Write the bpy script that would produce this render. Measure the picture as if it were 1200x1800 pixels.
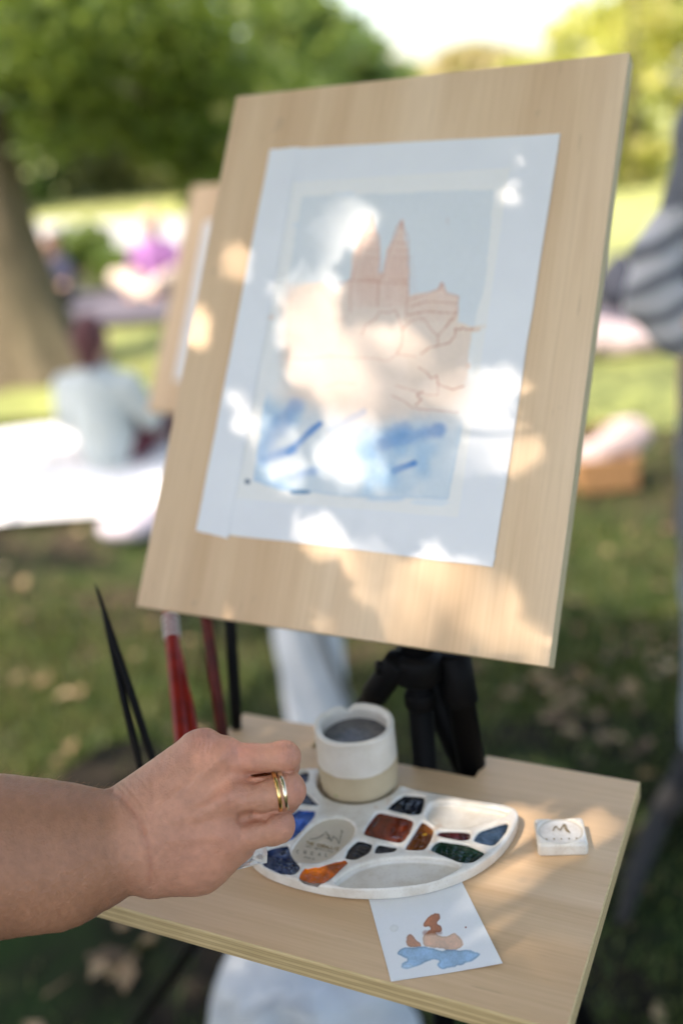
import bpy, bmesh, math, random
import numpy as np
from mathutils import Vector, Matrix
random.seed(7); rng = np.random.default_rng(11)
for o in list(bpy.data.objects): bpy.data.objects.remove(o)
SC = bpy.context.scene; COL = SC.collection
# ---------------------------------------------------------------- camera
FPX, PITCH, ROLL, S = 1820.0, 0.36662, -0.09837, 0.52
CAMH = 1.45
CAM = np.array([0.0, 0.0, CAMH])
def _basis(p, r):
    fw = np.array([0, math.cos(p), -math.sin(p)]); ri = np.array([1.0, 0, 0]); up = np.array([0, math.sin(p), math.cos(p)])
    c, s = math.cos(r), math.sin(r)
    return c*ri + s*up, -s*ri + c*up, fw
RI, UP, FW = _basis(PITCH, ROLL)
cd = bpy.data.cameras.new('camera'); cam = bpy.data.objects.new('camera', cd); COL.objects.link(cam)
cam.matrix_world = Matrix([[RI[i], UP[i], -FW[i], CAM[i]] for i in range(3)] + [[0, 0, 0, 1]])
cd.sensor_width = 36; cd.lens = 36*FPX/1800; cd.clip_start = 0.02; cd.clip_end = 600
cd.dof.use_dof = True; cd.dof.focus_distance = 0.70; cd.dof.aperture_fstop = 2.1; cd.dof.aperture_blades = 0
SC.camera = cam
# ---------------------------------------------------------------- light
SUN = np.array([-0.48, -0.22, 0.85]); SUN = SUN/np.linalg.norm(SUN)     # direction towards the sun
W = bpy.data.worlds.new('World'); SC.world = W; W.use_nodes = True
_n = W.node_tree.nodes; _sky = _n.new('ShaderNodeTexSky'); _sky.sky_type = 'NISHITA'; _sky.sun_disc = False
_sky.sun_elevation = math.asin(SUN[2]); _sky.sun_rotation = math.atan2(SUN[0], SUN[1]); _sky.air_density = 1.0; _sky.dust_density = 2.5
W.node_tree.links.new(_sky.outputs[0], _n['Background'].inputs[0]); _n['Background'].inputs[1].default_value = 0.15
sl = bpy.data.lights.new('sun', 'SUN'); sl.energy = 2.4; sl.angle = math.radians(0.53); sl.color = (1, 0.93, 0.83)
so = bpy.data.objects.new('sun', sl); COL.objects.link(so)
so.rotation_euler = Vector(SUN).to_track_quat('Z', 'Y').to_euler(); so.location = (0, 0, 30)
SC.view_settings.view_transform = 'Standard'; SC.view_settings.look = 'None'; SC.view_settings.gamma = 1
SC.view_settings.exposure = 1.84
SC.view_settings.use_white_balance = True; SC.view_settings.white_balance_temperature = 7050; SC.view_settings.white_balance_tint = 14
SC.render.engine = 'CYCLES'; SC.cycles.use_denoising = True
SC.cycles.max_bounces = 5; SC.cycles.diffuse_bounces = 3; SC.cycles.transmission_bounces = 3; SC.cycles.transparent_max_bounces = 8; SC.cycles.caustics_reflective = False; SC.cycles.caustics_refractive = False
# ---------------------------------------------------------------- geometry helpers
def A(*v): return np.array(v, float)
def ray(u, v): return RI*(u-600)/FPX - UP*(v-900)/FPX + FW
def dep(u, v, d): return CAM + ray(u, v)*d                              # point at depth d
def onz(u, v, z):
    d = ray(u, v); return CAM + d*((z-CAM[2])/d[2])
def onpl(u, v, p0, n):
    d = ray(u, v); return CAM + d*(np.dot(p0-CAM, n)/np.dot(d, n))
def proj(P):
    q = np.atleast_2d(P) - CAM; z = q@FW
    return np.c_[600 + FPX*(q@RI)/z, 900 - FPX*(q@UP)/z]
def depth_of(P): return float((np.asarray(P)-CAM)@FW)
ORG = {}
def tag(o, label=None, cat=None, group=None, kind=None):
    if label: o['label'] = label
    if cat: o['category'] = cat
    if group: o['group'] = group
    if kind: o['kind'] = kind
    return o
def empty(name, loc=(0, 0, 0), label=None, cat=None, group=None):
    o = bpy.data.objects.new(name, None); COL.objects.link(o); o.location = loc; o.empty_display_size = 0.05
    ORG[o.name] = A(*loc); return tag(o, label, cat, group)
def mk(name, V, F, m, parent=None, smooth=False, local=False, mats=None, mi=None, col=None):
    """one mesh object from world coordinates (or parent-local ones with local=True)"""
    V = np.asarray(V, float)
    org = A(0, 0, 0)
    if parent is not None: org = ORG.get(parent.name, A(0, 0, 0))
    if not local: V = V - org
    me = bpy.data.meshes.new(name)
    F = F if isinstance(F, list) else np.asarray(F)
    if isinstance(F, np.ndarray) and len(F):
        k = F.shape[1]; me.vertices.add(len(V)); me.vertices.foreach_set('co', V.ravel())
        me.loops.add(F.size); me.loops.foreach_set('vertex_index', F.astype(np.int32).ravel())
        me.polygons.add(len(F)); me.polygons.foreach_set('loop_start', np.arange(0, F.size, k, dtype=np.int32))
        me.update(calc_edges=True)
    else:
        me.from_pydata([tuple(v) for v in V], [], F)
    for x in (mats or [m]): me.materials.append(x)
    if mi is not None: me.polygons.foreach_set('material_index', np.asarray(mi, np.int32))
    if smooth: me.polygons.foreach_set('use_smooth', np.ones(len(me.polygons), bool))
    if col is not None:
        ca = me.color_attributes.new('col', 'FLOAT_COLOR', 'POINT')
        c4 = np.ones((len(V), 4)); c4[:, :3] = col; ca.data.foreach_set('color', c4.ravel())
    o = bpy.data.objects.new(name, me); COL.objects.link(o)
    if parent is not None: o.parent = parent; ORG[o.name] = org
    return o
def nets(f, lo, hi, h, sparse=False):
    """surface nets: mesh of f<0 over a box, f takes (N,3)"""
    lo = np.asarray(lo, float); n = np.ceil((np.asarray(hi)-lo)/h).astype(int)+1
    ax = [lo[i]+h*np.arange(n[i]) for i in range(3)]
    D = np.empty(n, np.float32)
    Y, Z = np.meshgrid(ax[1], ax[2], indexing='ij'); yz = np.c_[Y.ravel(), Z.ravel()]
    st = max(1, 400000//max(1, len(yz)))
    if sparse:                                                            # coarse pass first, then only the cells near the surface
        q = 4; ci = [np.minimum(np.arange(0, n[i]+q, q), n[i]-1) for i in range(3)]
        G = np.stack(np.meshgrid(*[ax[i][ci[i]] for i in range(3)], indexing='ij'), -1); Cd = f(G.reshape(-1, 3)).reshape(G.shape[:3])
        ii = [np.minimum((np.arange(n[i])+q//2)//q, len(ci[i])-1) for i in range(3)]; D[:] = Cd[np.ix_(*ii)]
        K = np.argwhere(np.abs(D) < h*q*1.35)
        for a in range(0, len(K), 300000):
            k = K[a:a+300000]; D[k[:, 0], k[:, 1], k[:, 2]] = f(lo+h*k)
    else:
      for i in range(0, n[0], st):
        xs = ax[0][i:i+st]
        P = np.empty((len(xs)*len(yz), 3)); P[:, 0] = np.repeat(xs, len(yz)); P[:, 1:] = np.tile(yz, (len(xs), 1))
        D[i:i+st] = f(P).reshape(len(xs), n[1], n[2])
    s = D < 0; cnt = np.zeros(n-1, np.int8); acc = np.zeros(tuple(n-1)+(3,), np.float32)
    c = [(a, b, d) for a in (0, 1) for b in (0, 1) for d in (0, 1)]
    sub = lambda X, o: X[o[0]:n[0]-1+o[0], o[1]:n[1]-1+o[1], o[2]:n[2]-1+o[2]]
    for a in c:
        for k in range(3):
            if a[k] == 0:
                b = list(a); b[k] = 1; b = tuple(b)
                m = sub(s, a) != sub(s, b); da, db = sub(D, a)[m], sub(D, b)[m]
                t = da/(da-db); off = np.tile(np.array(a, np.float32), (len(t), 1)); off[:, k] = t
                acc[m] += off; cnt[m] += 1
    act = cnt > 0; idx = -np.ones(n-1, np.int64); idx[act] = np.arange(act.sum())
    ijk = np.argwhere(act); V = lo + h*(ijk + acc[act]/cnt[act][:, None])
    Q = []
    for k in range(3):
        a, b = [(1, 2), (2, 0), (0, 1)][k]
        sl0 = [slice(None)]*3; sl1 = [slice(None)]*3; sl0[k] = slice(0, -1); sl1[k] = slice(1, None)
        ch = s[tuple(sl0)] != s[tuple(sl1)]; E = np.argwhere(ch)
        ok = (E[:, a] > 0) & (E[:, b] > 0) & (E[:, a] < n[a]-1) & (E[:, b] < n[b]-1); E = E[ok]
        def cell(da, db):
            q = E.copy(); q[:, a] += da; q[:, b] += db; return idx[q[:, 0], q[:, 1], q[:, 2]]
        q = np.stack([cell(-1, -1), cell(0, -1), cell(0, 0), cell(-1, 0)], 1)
        fl = ~s[E[:, 0], E[:, 1], E[:, 2]]; q[fl] = q[fl][:, ::-1]; Q.append(q)
    return V, np.concatenate(Q)
def smin(a, b, k):
    h = np.clip(k-np.abs(a-b), 0, None)/k; return np.minimum(a, b) - h*h*k*0.25
def rcone(P, a, b, ra, rb):
    ab = b-a; t = np.clip(((P-a)@ab)/max(1e-12, ab@ab), 0, 1)
    return np.linalg.norm(P-a-t[:, None]*ab, axis=1) - (ra+(rb-ra)*t)
def ell(P, c, r):
    q = (P-c)/r; l = np.linalg.norm(q, axis=1); return (l-1)*min(r)
def blob(prims, k):
    """SDF of smooth-united rounded cones (a,b,ra,rb) and ellipsoids (c,r)"""
    def f(P):
        d = None
        for p in prims:
            e = rcone(P, A(*p[0]), A(*p[1]), p[2], p[3]) if len(p) == 4 else ell(P, A(*p[0]), A(*p[1]))
            d = e if d is None else smin(d, e, k)
        return d
    pts = []
    for p in prims:
        if len(p) == 4: pts += [A(*p[0])-p[2], A(*p[0])+p[2], A(*p[1])-p[3], A(*p[1])+p[3]]
        else: pts += [A(*p[0])-A(*p[1]), A(*p[0])+A(*p[1])]
    pts = np.array(pts); return f, pts.min(0)-k*.5-.02, pts.max(0)+k*.5+.02
def blob_obj(name, prims, k, h, m, parent=None, xf=None, noise=0):
    f, lo, hi = blob(prims, k); V, F = nets(f, lo, hi, h)
    if noise: V = V + noise*np.sin(V*37+np.roll(V, 1, 1)*23)*np.cos(np.roll(V, 2, 1)*29)
    if xf is not None: V = xf(V)
    return mk(name, V, F, m, parent, True)
def tube(pts, rad, n=10, cap=True):
    pts = [A(*p) for p in pts]; V, F = [], []
    rad = rad if hasattr(rad, '__len__') else [rad]*len(pts)
    for i, p in enumerate(pts):
        t = pts[min(i+1, len(pts)-1)] - pts[max(i-1, 0)]; t = t/np.linalg.norm(t)
        u = np.cross(t, A(0.13, 0.21, 0.97) if abs(t[2]) < .95 else A(1, 0, 0)); u /= np.linalg.norm(u); w = np.cross(t, u)
        for j in range(n):
            a = 2*math.pi*j/n; V.append(p + rad[i]*(u*math.cos(a)+w*math.sin(a)))
    for i in range(len(pts)-1):
        for j in range(n): F.append((i*n+j, i*n+(j+1) % n, (i+1)*n+(j+1) % n, (i+1)*n+j))
    if cap: F.append(tuple(range(n))[::-1]); F.append(tuple(range((len(pts)-1)*n, len(pts)*n)))
    return np.array(V), F
def lathe(prof, c, n=64, mod=None):
    V, F = [], []
    for i, (r, z) in enumerate(prof):
        for j in range(n):
            a = 2*math.pi*j/n; rr, zz = (r, z) if mod is None else mod(r, z, a, i)
            V.append((c[0]+rr*math.cos(a), c[1]+rr*math.sin(a), c[2]+zz))
    for i in range(len(prof)-1):
        for j in range(n): F.append((i*n+j, i*n+(j+1) % n, (i+1)*n+(j+1) % n, (i+1)*n+j))
    return np.array(V), F
def prism(poly, z0, z1, bev=0.0):
    """vertical prism of a plan polygon with a small chamfer on top and bottom"""
    P = np.asarray(poly)[:, :2]
    if np.sum(P[:, 0]*np.roll(P[:, 1], -1)-np.roll(P[:, 0], -1)*P[:, 1]) < 0: P = P[::-1]
    n = len(P); e = np.roll(P, -1, 0)-P; e /= np.linalg.norm(e, axis=1)[:, None]; nn = np.c_[-e[:, 1], e[:, 0]]
    ins = []
    for i in range(n):
        a, b = nn[i-1], nn[i]; s = (a+b)/(1+a@b); ins.append(P[i]+s*bev)
    ins = np.array(ins); V = []
    for q, z in ((ins, z0), (P, z0+bev), (P, z1-bev), (ins, z1)): V += [(x, y, z) for x, y in q]
    F = [tuple(range(n))[::-1], tuple(range(3*n, 4*n))]
    for l in range(3):
        for i in range(n): F.append((l*n+i, l*n+(i+1) % n, (l+1)*n+(i+1) % n, (l+1)*n+i))
    return np.array(V), F
def leaves(C, size, flat=0.0, shape=0.55, droop=0.25):
    """one folded diamond (2 quads as 4 tris) per centre"""
    n = len(C); size = np.broadcast_to(size, (n,))[:, None]
    a = rng.normal(size=(n, 3)); a[:, 2] *= (1-flat); a /= np.linalg.norm(a, axis=1)[:, None]
    b = rng.normal(size=(n, 3)); b[:, 2] *= (1-flat); b -= (b*a).sum(1)[:, None]*a; b /= np.linalg.norm(b, axis=1)[:, None]
    c = np.cross(a, b)
    V = np.stack([C-a*size*.5, C+b*size*shape*.5+c*size*droop*.3, C+a*size*.5, C-b*size*shape*.5+c*size*droop*.3], 1).reshape(-1, 3)
    i = np.arange(n)[:, None]*4
    F = np.concatenate([i+[[0, 1, 2]], i+[[0, 2, 3]]], 0)
    return V, F
# ---------------------------------------------------------------- material helpers
class NT:
    def __init__(s, name):
        s.m = bpy.data.materials.new(name); s.m.use_nodes = True; s.t = s.m.node_tree; s.b = s.t.nodes['Principled BSDF']; s.out = s.t.nodes['Material Output']
    def n(s, typ, **kw):
        x = s.t.nodes.new('ShaderNode'+typ)
        for k, v in kw.items():
            if k.startswith('_'): setattr(x, k[1:], v)
            else: s.set(x.inputs[k.replace('__', ' ')], v)
        return x
    def set(s, i, v):
        if isinstance(v, bpy.types.NodeSocket): s.t.links.new(v, i)
        elif isinstance(v, (tuple, list)) and len(v) == 3 and i.type == 'RGBA': i.default_value = (*v, 1)
        else: i.default_value = v
    def co(s, scale=(1, 1, 1), rot=(0, 0, 0), out='Object'):
        tc = s.n('TexCoord'); mp = s.n('Mapping'); s.t.links.new(tc.outputs[out], mp.inputs[0])
        mp.inputs['Scale'].default_value = scale; mp.inputs['Rotation'].default_value = rot; return mp.outputs[0]
    def noise(s, vec, scale, detail=4, rough=.55, dist=0): return s.n('TexNoise', Vector=vec, Scale=scale, Detail=detail, Roughness=rough, Distortion=dist).outputs[0]
    def ramp(s, f, stops):
        r = s.n('ValToRGB'); s.set(r.inputs[0], f); e = r.color_ramp.elements
        while len(e) < len(stops): e.new(.5)
        for x, (p, c) in zip(e, stops): x.position = p; x.color = (*c, 1) if len(c) == 3 else c
        return r.outputs[0]
    def mix(s, f, a, b, blend='MIX'):
        x = s.n('Mix', _data_type='RGBA', _blend_type=blend); s.set(x.inputs[0], f); s.set(x.inputs[6], a); s.set(x.inputs[7], b); return x.outputs[2]
    def math(s, op, a, b=0.0, c=0.0):
        x = s.n('Math', _operation=op); s.set(x.inputs[0], a); s.set(x.inputs[1], b); s.set(x.inputs[2], c); return x.outputs[0]
    def bump(s, h, strength=.3, dist=.001):
        s.set(s.b.inputs['Normal'], s.n('Bump', Height=h, Strength=strength, Distance=dist).outputs[0])
    def p(s, **kw):
        for k, v in kw.items(): s.set(s.b.inputs[k.replace('__', ' ')], v)
        return s
def simple(name, c, rough=.6, var=.15, scale=20, bump=0, bscale=None, **kw):
    t = NT(name); v = t.co(); f = t.noise(v, scale, 5)
    lo = tuple(x*(1-var) for x in c); hi = tuple(min(1, x*(1+var)) for x in c)
    t.p(Base__Color=t.ramp(f, [(.3, lo), (.7, hi)]), Roughness=rough, **kw)
    if bump: t.bump(t.noise(v, bscale or scale*4, 6), bump, .002)
    return t.m
def veneer(name, axis, c0, c1, c2, rough=.42):
    """plywood face veneer, grain along one local axis"""
    t = NT(name); sc = [28, 28, 28]; sc[axis] = 1.3; v = t.co(sc); sf = [330, 330, 330]; sf[axis] = 9; w = t.co(sf)
    sl_ = [5, 5, 5]; sl_[axis] = .55; x = t.co(sl_)
    broad = t.noise(x, 1.6, 3, .5, .8); med = t.noise(v, 1.0, 4, .6, .4); fine = t.noise(w, 1.0, 3, .6)
    col = t.ramp(broad, [(.3, tuple(a*.9 for a in c0)), (.42, c0), (.55, c1), (.7, c2)])
    se = [70, 70, 70]; se[axis] = 9; tk_ = t.noise(t.co(se), 3.0, 2, .5); col = t.mix(t.ramp(tk_, [(.66, (0, 0, 0)), (.76, (.35, .35, .35))]), col, tuple(a*.6 for a in c0))
    col = t.mix(t.ramp(med, [(.45, (0, 0, 0)), (.72, (.5, .5, .5))]), col, tuple(a*f_ for a, f_ in zip(c0, (.87, .81, .74))))
    col = t.mix(.4, col, t.ramp(fine, [(.3, (.78, .73, .67)), (.62, (1, 1, 1))]), 'MULTIPLY')
    spot = t.noise(t.co((9, 9, 9)), 3, 2); col = t.mix(t.ramp(spot, [(.72, (0, 0, 0)), (.78, (.25, .25, .25))]), col, (.35, .27, .2))
    t.p(Base__Color=col, Roughness=t.math('MULTIPLY_ADD', fine, .2, rough-.08), Specular__IOR__Level=.26)
    t.bump(fine, .25, .0004); return t.m
def plyedge(name, axis, n, c_lo, c_hi, along):
    """plywood edge: plies alternate across the thickness axis"""
    t = NT(name); tc = t.n('TexCoord'); sp = t.n('SeparateXYZ', Vector=tc.outputs['Object']); z = sp.outputs[axis]
    w = t.math('FRACT', t.math('MULTIPLY', z, n)); st = t.ramp(w, [(.0, (0, 0, 0)), (.08, (.55, .55, .55)), (.44, (.6, .6, .6)), (.5, (.05, .05, .05)), (.56, (1, 1, 1)), (.95, (.9, .9, .9))])
    sc = [400, 400, 400]; sc[along] = 30; f = t.noise(t.co(sc), 1, 4)
    col = t.mix(st, c_lo, c_hi); col = t.mix(.5, col, t.ramp(f, [(.3, (.6, .55, .45)), (.65, (1, 1, 1))]), 'MULTIPLY')
    t.p(Base__Color=col, Roughness=.75); t.bump(t.math('ADD', f, t.math('MULTIPLY', st, .6)), .4, .0008); return t.m
def foliage(name, cs, scale=1.5, trans=.35, rough=.5):
    t = NT(name); f = t.noise(t.co(), scale, 4, .7); h = t.n('ObjectInfo')
    g = t.n('NewGeometry'); k = t.math('ADD', t.math('MULTIPLY', g.outputs['Random Per Island'], .55), t.math('MULTIPLY', f, .55))
    n = len(cs); col = t.ramp(k, [(.2+.65*i/(n-1), c) for i, c in enumerate(cs)])
    t.p(Base__Color=col, Roughness=rough)
    tr = t.n('BsdfTranslucent'); t.set(tr.inputs[0], t.mix(.3, col, (.6, .75, .12), 'MIX'))
    mx = t.n('MixShader'); t.set(mx.inputs[0], trans); t.t.links.new(t.b.outputs[0], mx.inputs[1]); t.t.links.new(tr.outputs[0], mx.inputs[2])
    t.t.links.new(mx.outputs[0], t.out.inputs[0]); return t.m
def vcol(name, rough=.8, bump=.25, bscale=900, **kw):
    t = NT(name); a = t.n('VertexColor', _layer_name='col'); t.p(Base__Color=a.outputs[0], Roughness=rough, **kw)
    if bump: t.bump(t.noise(t.co(), bscale, 3), bump, .0006)
    return t.m
exec_parts = True
# ================================================================ SETTING
M_lawn = NT('lawn')
_v = M_lawn.co(); _f1 = M_lawn.noise(_v, .9, 5, .65); _f2 = M_lawn.noise(_v, 7, 5, .7); _f3 = M_lawn.noise(_v, 60, 4, .7)
_c = M_lawn.ramp(_f2, [(.3, (.012, .020, .006)), (.48, (.034, .060, .012)), (.62, (.08, .105, .023)), (.75, (.19, .19, .065))])
_d = M_lawn.ramp(_f3, [(.3, (.016, .012, .008)), (.55, (.055, .040, .025)), (.72, (.24, .175, .105))])
_k = M_lawn.ramp(M_lawn.math('ADD', M_lawn.math('MULTIPLY', _f1, .7), M_lawn.math('MULTIPLY', _f2, .3)), [(.41, (0, 0, 0)), (.54, (1, 1, 1))])
M_lawn.p(Base__Color=M_lawn.mix(_k, _c, _d), Roughness=.95, Specular__IOR__Level=.15); M_lawn.bump(_f3, .8, .02)
# a gently uneven sheet out to the horizon
_g = np.concatenate([-np.geomspace(300, 12, 14), np.linspace(-11, 11, 90), np.geomspace(12, 300, 14)])
_gy = np.concatenate([-np.geomspace(60, 3, 8), np.linspace(-2.5, 20, 110), np.geomspace(21, 400, 16)])
_X, _Y = np.meshgrid(_g, _gy, indexing='ij')
def ground_z(x, y): return .012*np.sin(x*1.7+y*.9)*np.cos(y*1.3-x*.4) + .006*np.sin(x*5.1+1)*np.sin(y*4.3)
_V = np.c_[_X.ravel(), _Y.ravel(), ground_z(_X, _Y).ravel()-.012]
_i = np.arange(_X.size).reshape(_X.shape); _F = np.stack([_i[:-1, :-1].ravel(), _i[1:, :-1].ravel(), _i[1:, 1:].ravel(), _i[:-1, 1:].ravel()], 1)
lawn = mk('lawn', _V, _F, M_lawn.m, smooth=True); tag(lawn, kind='structure')
def strip(name, poly, z, m):
    o = mk(name, [(p[0], p[1], z) for p in poly], [tuple(range(len(poly)))], m); tag(o, kind='structure'); return o
GP = lambda u, v: onz(u, v, 0.0)
M_path = simple('asphalt_path', (.10, .09, .11), .9, .2, 6, .3)
strip('path', [GP(-900, 560), GP(300, 512), GP(1300, 545), GP(2200, 560), GP(2200, 600), GP(1300, 622), GP(300, 560), GP(-900, 640)][::-1], .018, M_path)
M_pale = simple('pale_gravel', (.36, .36, .33), .9, .08, 4, .2)
strip('gravel_yard', [GP(60, 452), GP(60, 392), GP(330, 385), GP(480, 430), GP(300, 450)], .02, M_pale)
M_soil = NT('shade_toned_soil'); _v = M_soil.co(); _f = M_soil.noise(_v, 9, 6, .7); _e = M_soil.noise(_v, 2.2, 4, .6)
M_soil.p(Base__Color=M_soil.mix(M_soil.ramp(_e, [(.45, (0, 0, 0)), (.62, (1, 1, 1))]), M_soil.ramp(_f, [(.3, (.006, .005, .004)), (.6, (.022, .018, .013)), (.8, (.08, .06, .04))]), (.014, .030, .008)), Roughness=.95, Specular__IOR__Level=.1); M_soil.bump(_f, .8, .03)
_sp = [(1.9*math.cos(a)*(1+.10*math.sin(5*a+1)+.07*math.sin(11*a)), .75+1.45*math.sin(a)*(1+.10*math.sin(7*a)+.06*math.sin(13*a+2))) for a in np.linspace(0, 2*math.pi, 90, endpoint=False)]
strip('shade_dark_soil', [(a, b, 0) for a, b in _sp], .008, M_soil.m)  # soil coloured near black to paint in the shade under the shelf
M_sunlawn = simple('sunlit_grass_tone', (.20, .225, .06), .95, .3, 2.2, .6, 60)
strip('sunlit_lawn_strip', [GP(-900, 655), GP(300, 572), GP(1300, 632), GP(2200, 610), GP(2200, 690), GP(1300, 765), GP(900, 735), GP(300, 725), GP(-100, 745), GP(-900, 840)][::-1], .004, M_sunlawn)  # lawn strip in a lighter colour that paints in the sunlight there
# grass blades and dead leaves: nobody could count them
def scatter(n, y0, y1, wid=.42):
    y = y0+(y1-y0)*rng.random(n)**1.3; x = (rng.random(n)*2-1)*wid*(y+.6); return x, y
x, y = scatter(60000, 1.0, 5.0)
patch = np.sin(x*2.3+np.sin(y*1.9)*1.5)+np.sin(y*3.1+x*1.1)+.9*rng.normal(size=len(x)); k = patch > .15; x, y = x[k], y[k]
h = .025+.04*rng.random(len(x)); a = rng.random(len(x))*6.28; dx, dy = np.cos(a), np.sin(a); wv = .004+.003*rng.random(len(x)); z0 = ground_z(x, y)-.014
ln = .35+.5*rng.random(len(x)); b = rng.random(len(x))*6.28
V = np.stack([np.c_[x-dx*wv, y-dy*wv, z0], np.c_[x+dx*wv, y+dy*wv, z0], np.c_[x+np.cos(b)*h*ln, y+np.sin(b)*h*ln, z0+h]], 1).reshape(-1, 3)
M_grass = foliage('grass', [(.015, .032, .007), (.035, .066, .012), (.075, .105, .022), (.17, .17, .055)], 1.2, .2, .6)
tag(mk('grass', V, np.arange(len(V)).reshape(-1, 3), M_grass), 'short green grass blades growing over the lawn', 'grass', kind='stuff')
x, y = scatter(480, 1.0, 9.0); C = np.c_[x, y, ground_z(x, y)+.012]
for (u, v, k, r_) in ((1000, 1235, 26, .08), (1110, 1120, 10, .08), (1185, 1175, 12, .08), (1060, 1310, 8, .08), (235, 1690, 14, .03), (1100, 960, 8, .12), (110, 1000, 10, .2)):
    g = GP(u, v); C = np.concatenate([C, g+rng.normal(size=(k, 3))*A(r_, r_, .004)+A(0, 0, .022)])
V, F = leaves(C, .03+.04*rng.random(len(C)), .85, .6, .5)
M_dead = foliage('dead_leaf', [(.06, .035, .018), (.14, .085, .04), (.28, .19, .10), (.45, .34, .20)], 3, .1, .7)
tag(mk('fallen_leaves', V, F, M_dead), 'dry brown leaves lying scattered on the lawn', 'leaves', kind='stuff')
# ================================================================ EASEL: drawing board, shelf, tripod
ZT = CAMH - S                                                            # shelf top height
ty = -0.46065; tex = A(math.cos(ty), math.sin(ty), 0); tey = A(-math.sin(ty), math.cos(ty), 0)
T_BR = CAM + S*A(.41672, 1.32502, -1); TW, TD = .70331*S, .49385*S
T_BL = T_BR-TW*tex; T_FR = T_BR-TD*tey; T_FL = T_BL-TD*tey
by, bt = -0.48471, 0.58501
bex = A(math.cos(by), math.sin(by), 0); bback = A(-math.sin(by), math.cos(by), 0); zz = A(0, 0, 1)
bup = math.cos(bt)*zz + math.sin(bt)*bback; bnb = math.cos(bt)*bback - math.sin(bt)*zz
BWD, BHT, BTH = .72636*S, .97171*S, .018
B0 = CAM + S*A(.2727, 1.2916, -.76308) - BWD*bex                         # bottom left front corner
def BP(x, z, y=0.0): return B0 + x*bex + z*bup + y*bnb                   # board coordinates to world
def bl(u, v):
    p = onpl(u, v, B0, bnb)-B0; return p@bex, p@bup
M_board = veneer('board_veneer', 2, (.70, .485, .30), (.77, .555, .355), (.82, .61, .41))
M_bedge = plyedge('board_ply_edge', 1, 155, (.50, .38, .22), (.66, .55, .34), 2)
M_shelf = veneer('shelf_veneer', 0, (.66, .435, .245), (.76, .53, .325), (.81, .59, .385), .36)
M_sedge = plyedge('shelf_ply_edge', 2, 190, (.36, .23, .10), (.66, .50, .26), 0)
M_black = NT('black_anodised'); M_black.p(Base__Color=(.003, .003, .0033), Roughness=.55, Specular__IOR__Level=.1); M_black = M_black.m
M_rubber = simple('black_rubber', (.01, .01, .01), .7, .3, 40)
def column_xy(): return onz(746, 1338, ZT)
CX = column_xy()
zh = CX[2]
while proj(A(CX[0], CX[1], zh))[0][1] > 1158: zh += .001
easel = empty('tripod_easel', (CX[0], CX[1], 0), 'plywood drawing board and shelf on a black tripod with a watercolour taped up', 'easel')
def framed(name, V, F, m, M, parent, mats, mi):
    o = mk(name, V, F, m, parent, local=True, mats=mats, mi=mi)
    o.matrix_local = Matrix.Translation(Vector(-ORG[parent.name])) @ M; return o
def box_local(w, d, h, bev):
    bm = bmesh.new(); bmesh.ops.create_cube(bm, size=1)
    for v in bm.verts: v.co = Vector(((v.co.x+.5)*w, (v.co.y+.5)*d, (v.co.z+.5)*h))
    bmesh.ops.bevel(bm, geom=bm.edges[:], offset=bev, segments=2, affect='EDGES', profile=.6)
    bm.normal_update(); bm.verts.index_update()
    V = np.array([v.co[:] for v in bm.verts]); F = [tuple(v.index for v in f.verts) for f in bm.faces]
    N = np.array([f.normal[:] for f in bm.faces]); bm.free(); return V, F, N
V, F, N = box_local(BWD, BTH, BHT, .0012)
MB = Matrix([[bex[i], bnb[i], bup[i], B0[i]] for i in range(3)]+[[0, 0, 0, 1]])
framed('drawing_board', V, F, None, MB, easel, [M_board, M_bedge], [0 if abs(n[1]) > .8 else 1 for n in N])
def bk(u): # point of the shelf's back edge under image column u
    lo, hi = 0., 1.
    for _ in range(40):
        m = (lo+hi)/2
        if proj(T_BL+(T_BR-T_BL)*m)[0][0] < u: lo = m
        else: hi = m
    return T_BL+(T_BR-T_BL)*lo
nr, nl = bk(854), bk(575); nd = float((T_BR-onz(852, 1369, ZT))@tey)
poly = [T_BL, nl, nl-tey*nd, nr-tey*nd, nr, T_BR, T_FR, T_FL]
pl = [((p-T_FL)@tex, (p-T_FL)@tey) for p in poly]
V, F = prism(pl, -.016, 0, .0009)
MT = Matrix([[tex[i], tey[i], zz[i], T_FL[i]] for i in range(3)]+[[0, 0, 0, 1]])
framed('shelf', V, F, None, MT, easel, [M_shelf, M_sedge], [0 if i in (0, 1) else 1 for i in range(len(F))])
Ap = A(CX[0], CX[1], zh)
V, F = tube([A(CX[0], CX[1], .35), A(CX[0], CX[1], zh+.004)], .0105, 20); mk('centre_column', V, F, M_black, easel, True)
V, F = tube([Ap+A(0, 0, .006), Ap+A(0, 0, .002), Ap-A(0, 0, .016), Ap-A(0, 0, .02)], [.019, .022, .022, .017], 24); hd = mk('tripod_head', V, F, M_black, easel, True)
V, F = tube([Ap-A(0, 0, .03), Ap-A(0, 0, .033), Ap-A(0, 0, .043), Ap-A(0, 0, .046)], [.0115, .013, .013, .0115], 20); mk('column_collar', V, F, M_black, easel, True)
kp = Ap-A(0, 0, .008)-RI*.022; V, F = tube([kp, kp-RI*.004-FW*.004, kp-RI*.012-FW*.006], [.004, .006, .006], 14); mk('lock_knob', V, F, M_black, hd, True)
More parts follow.
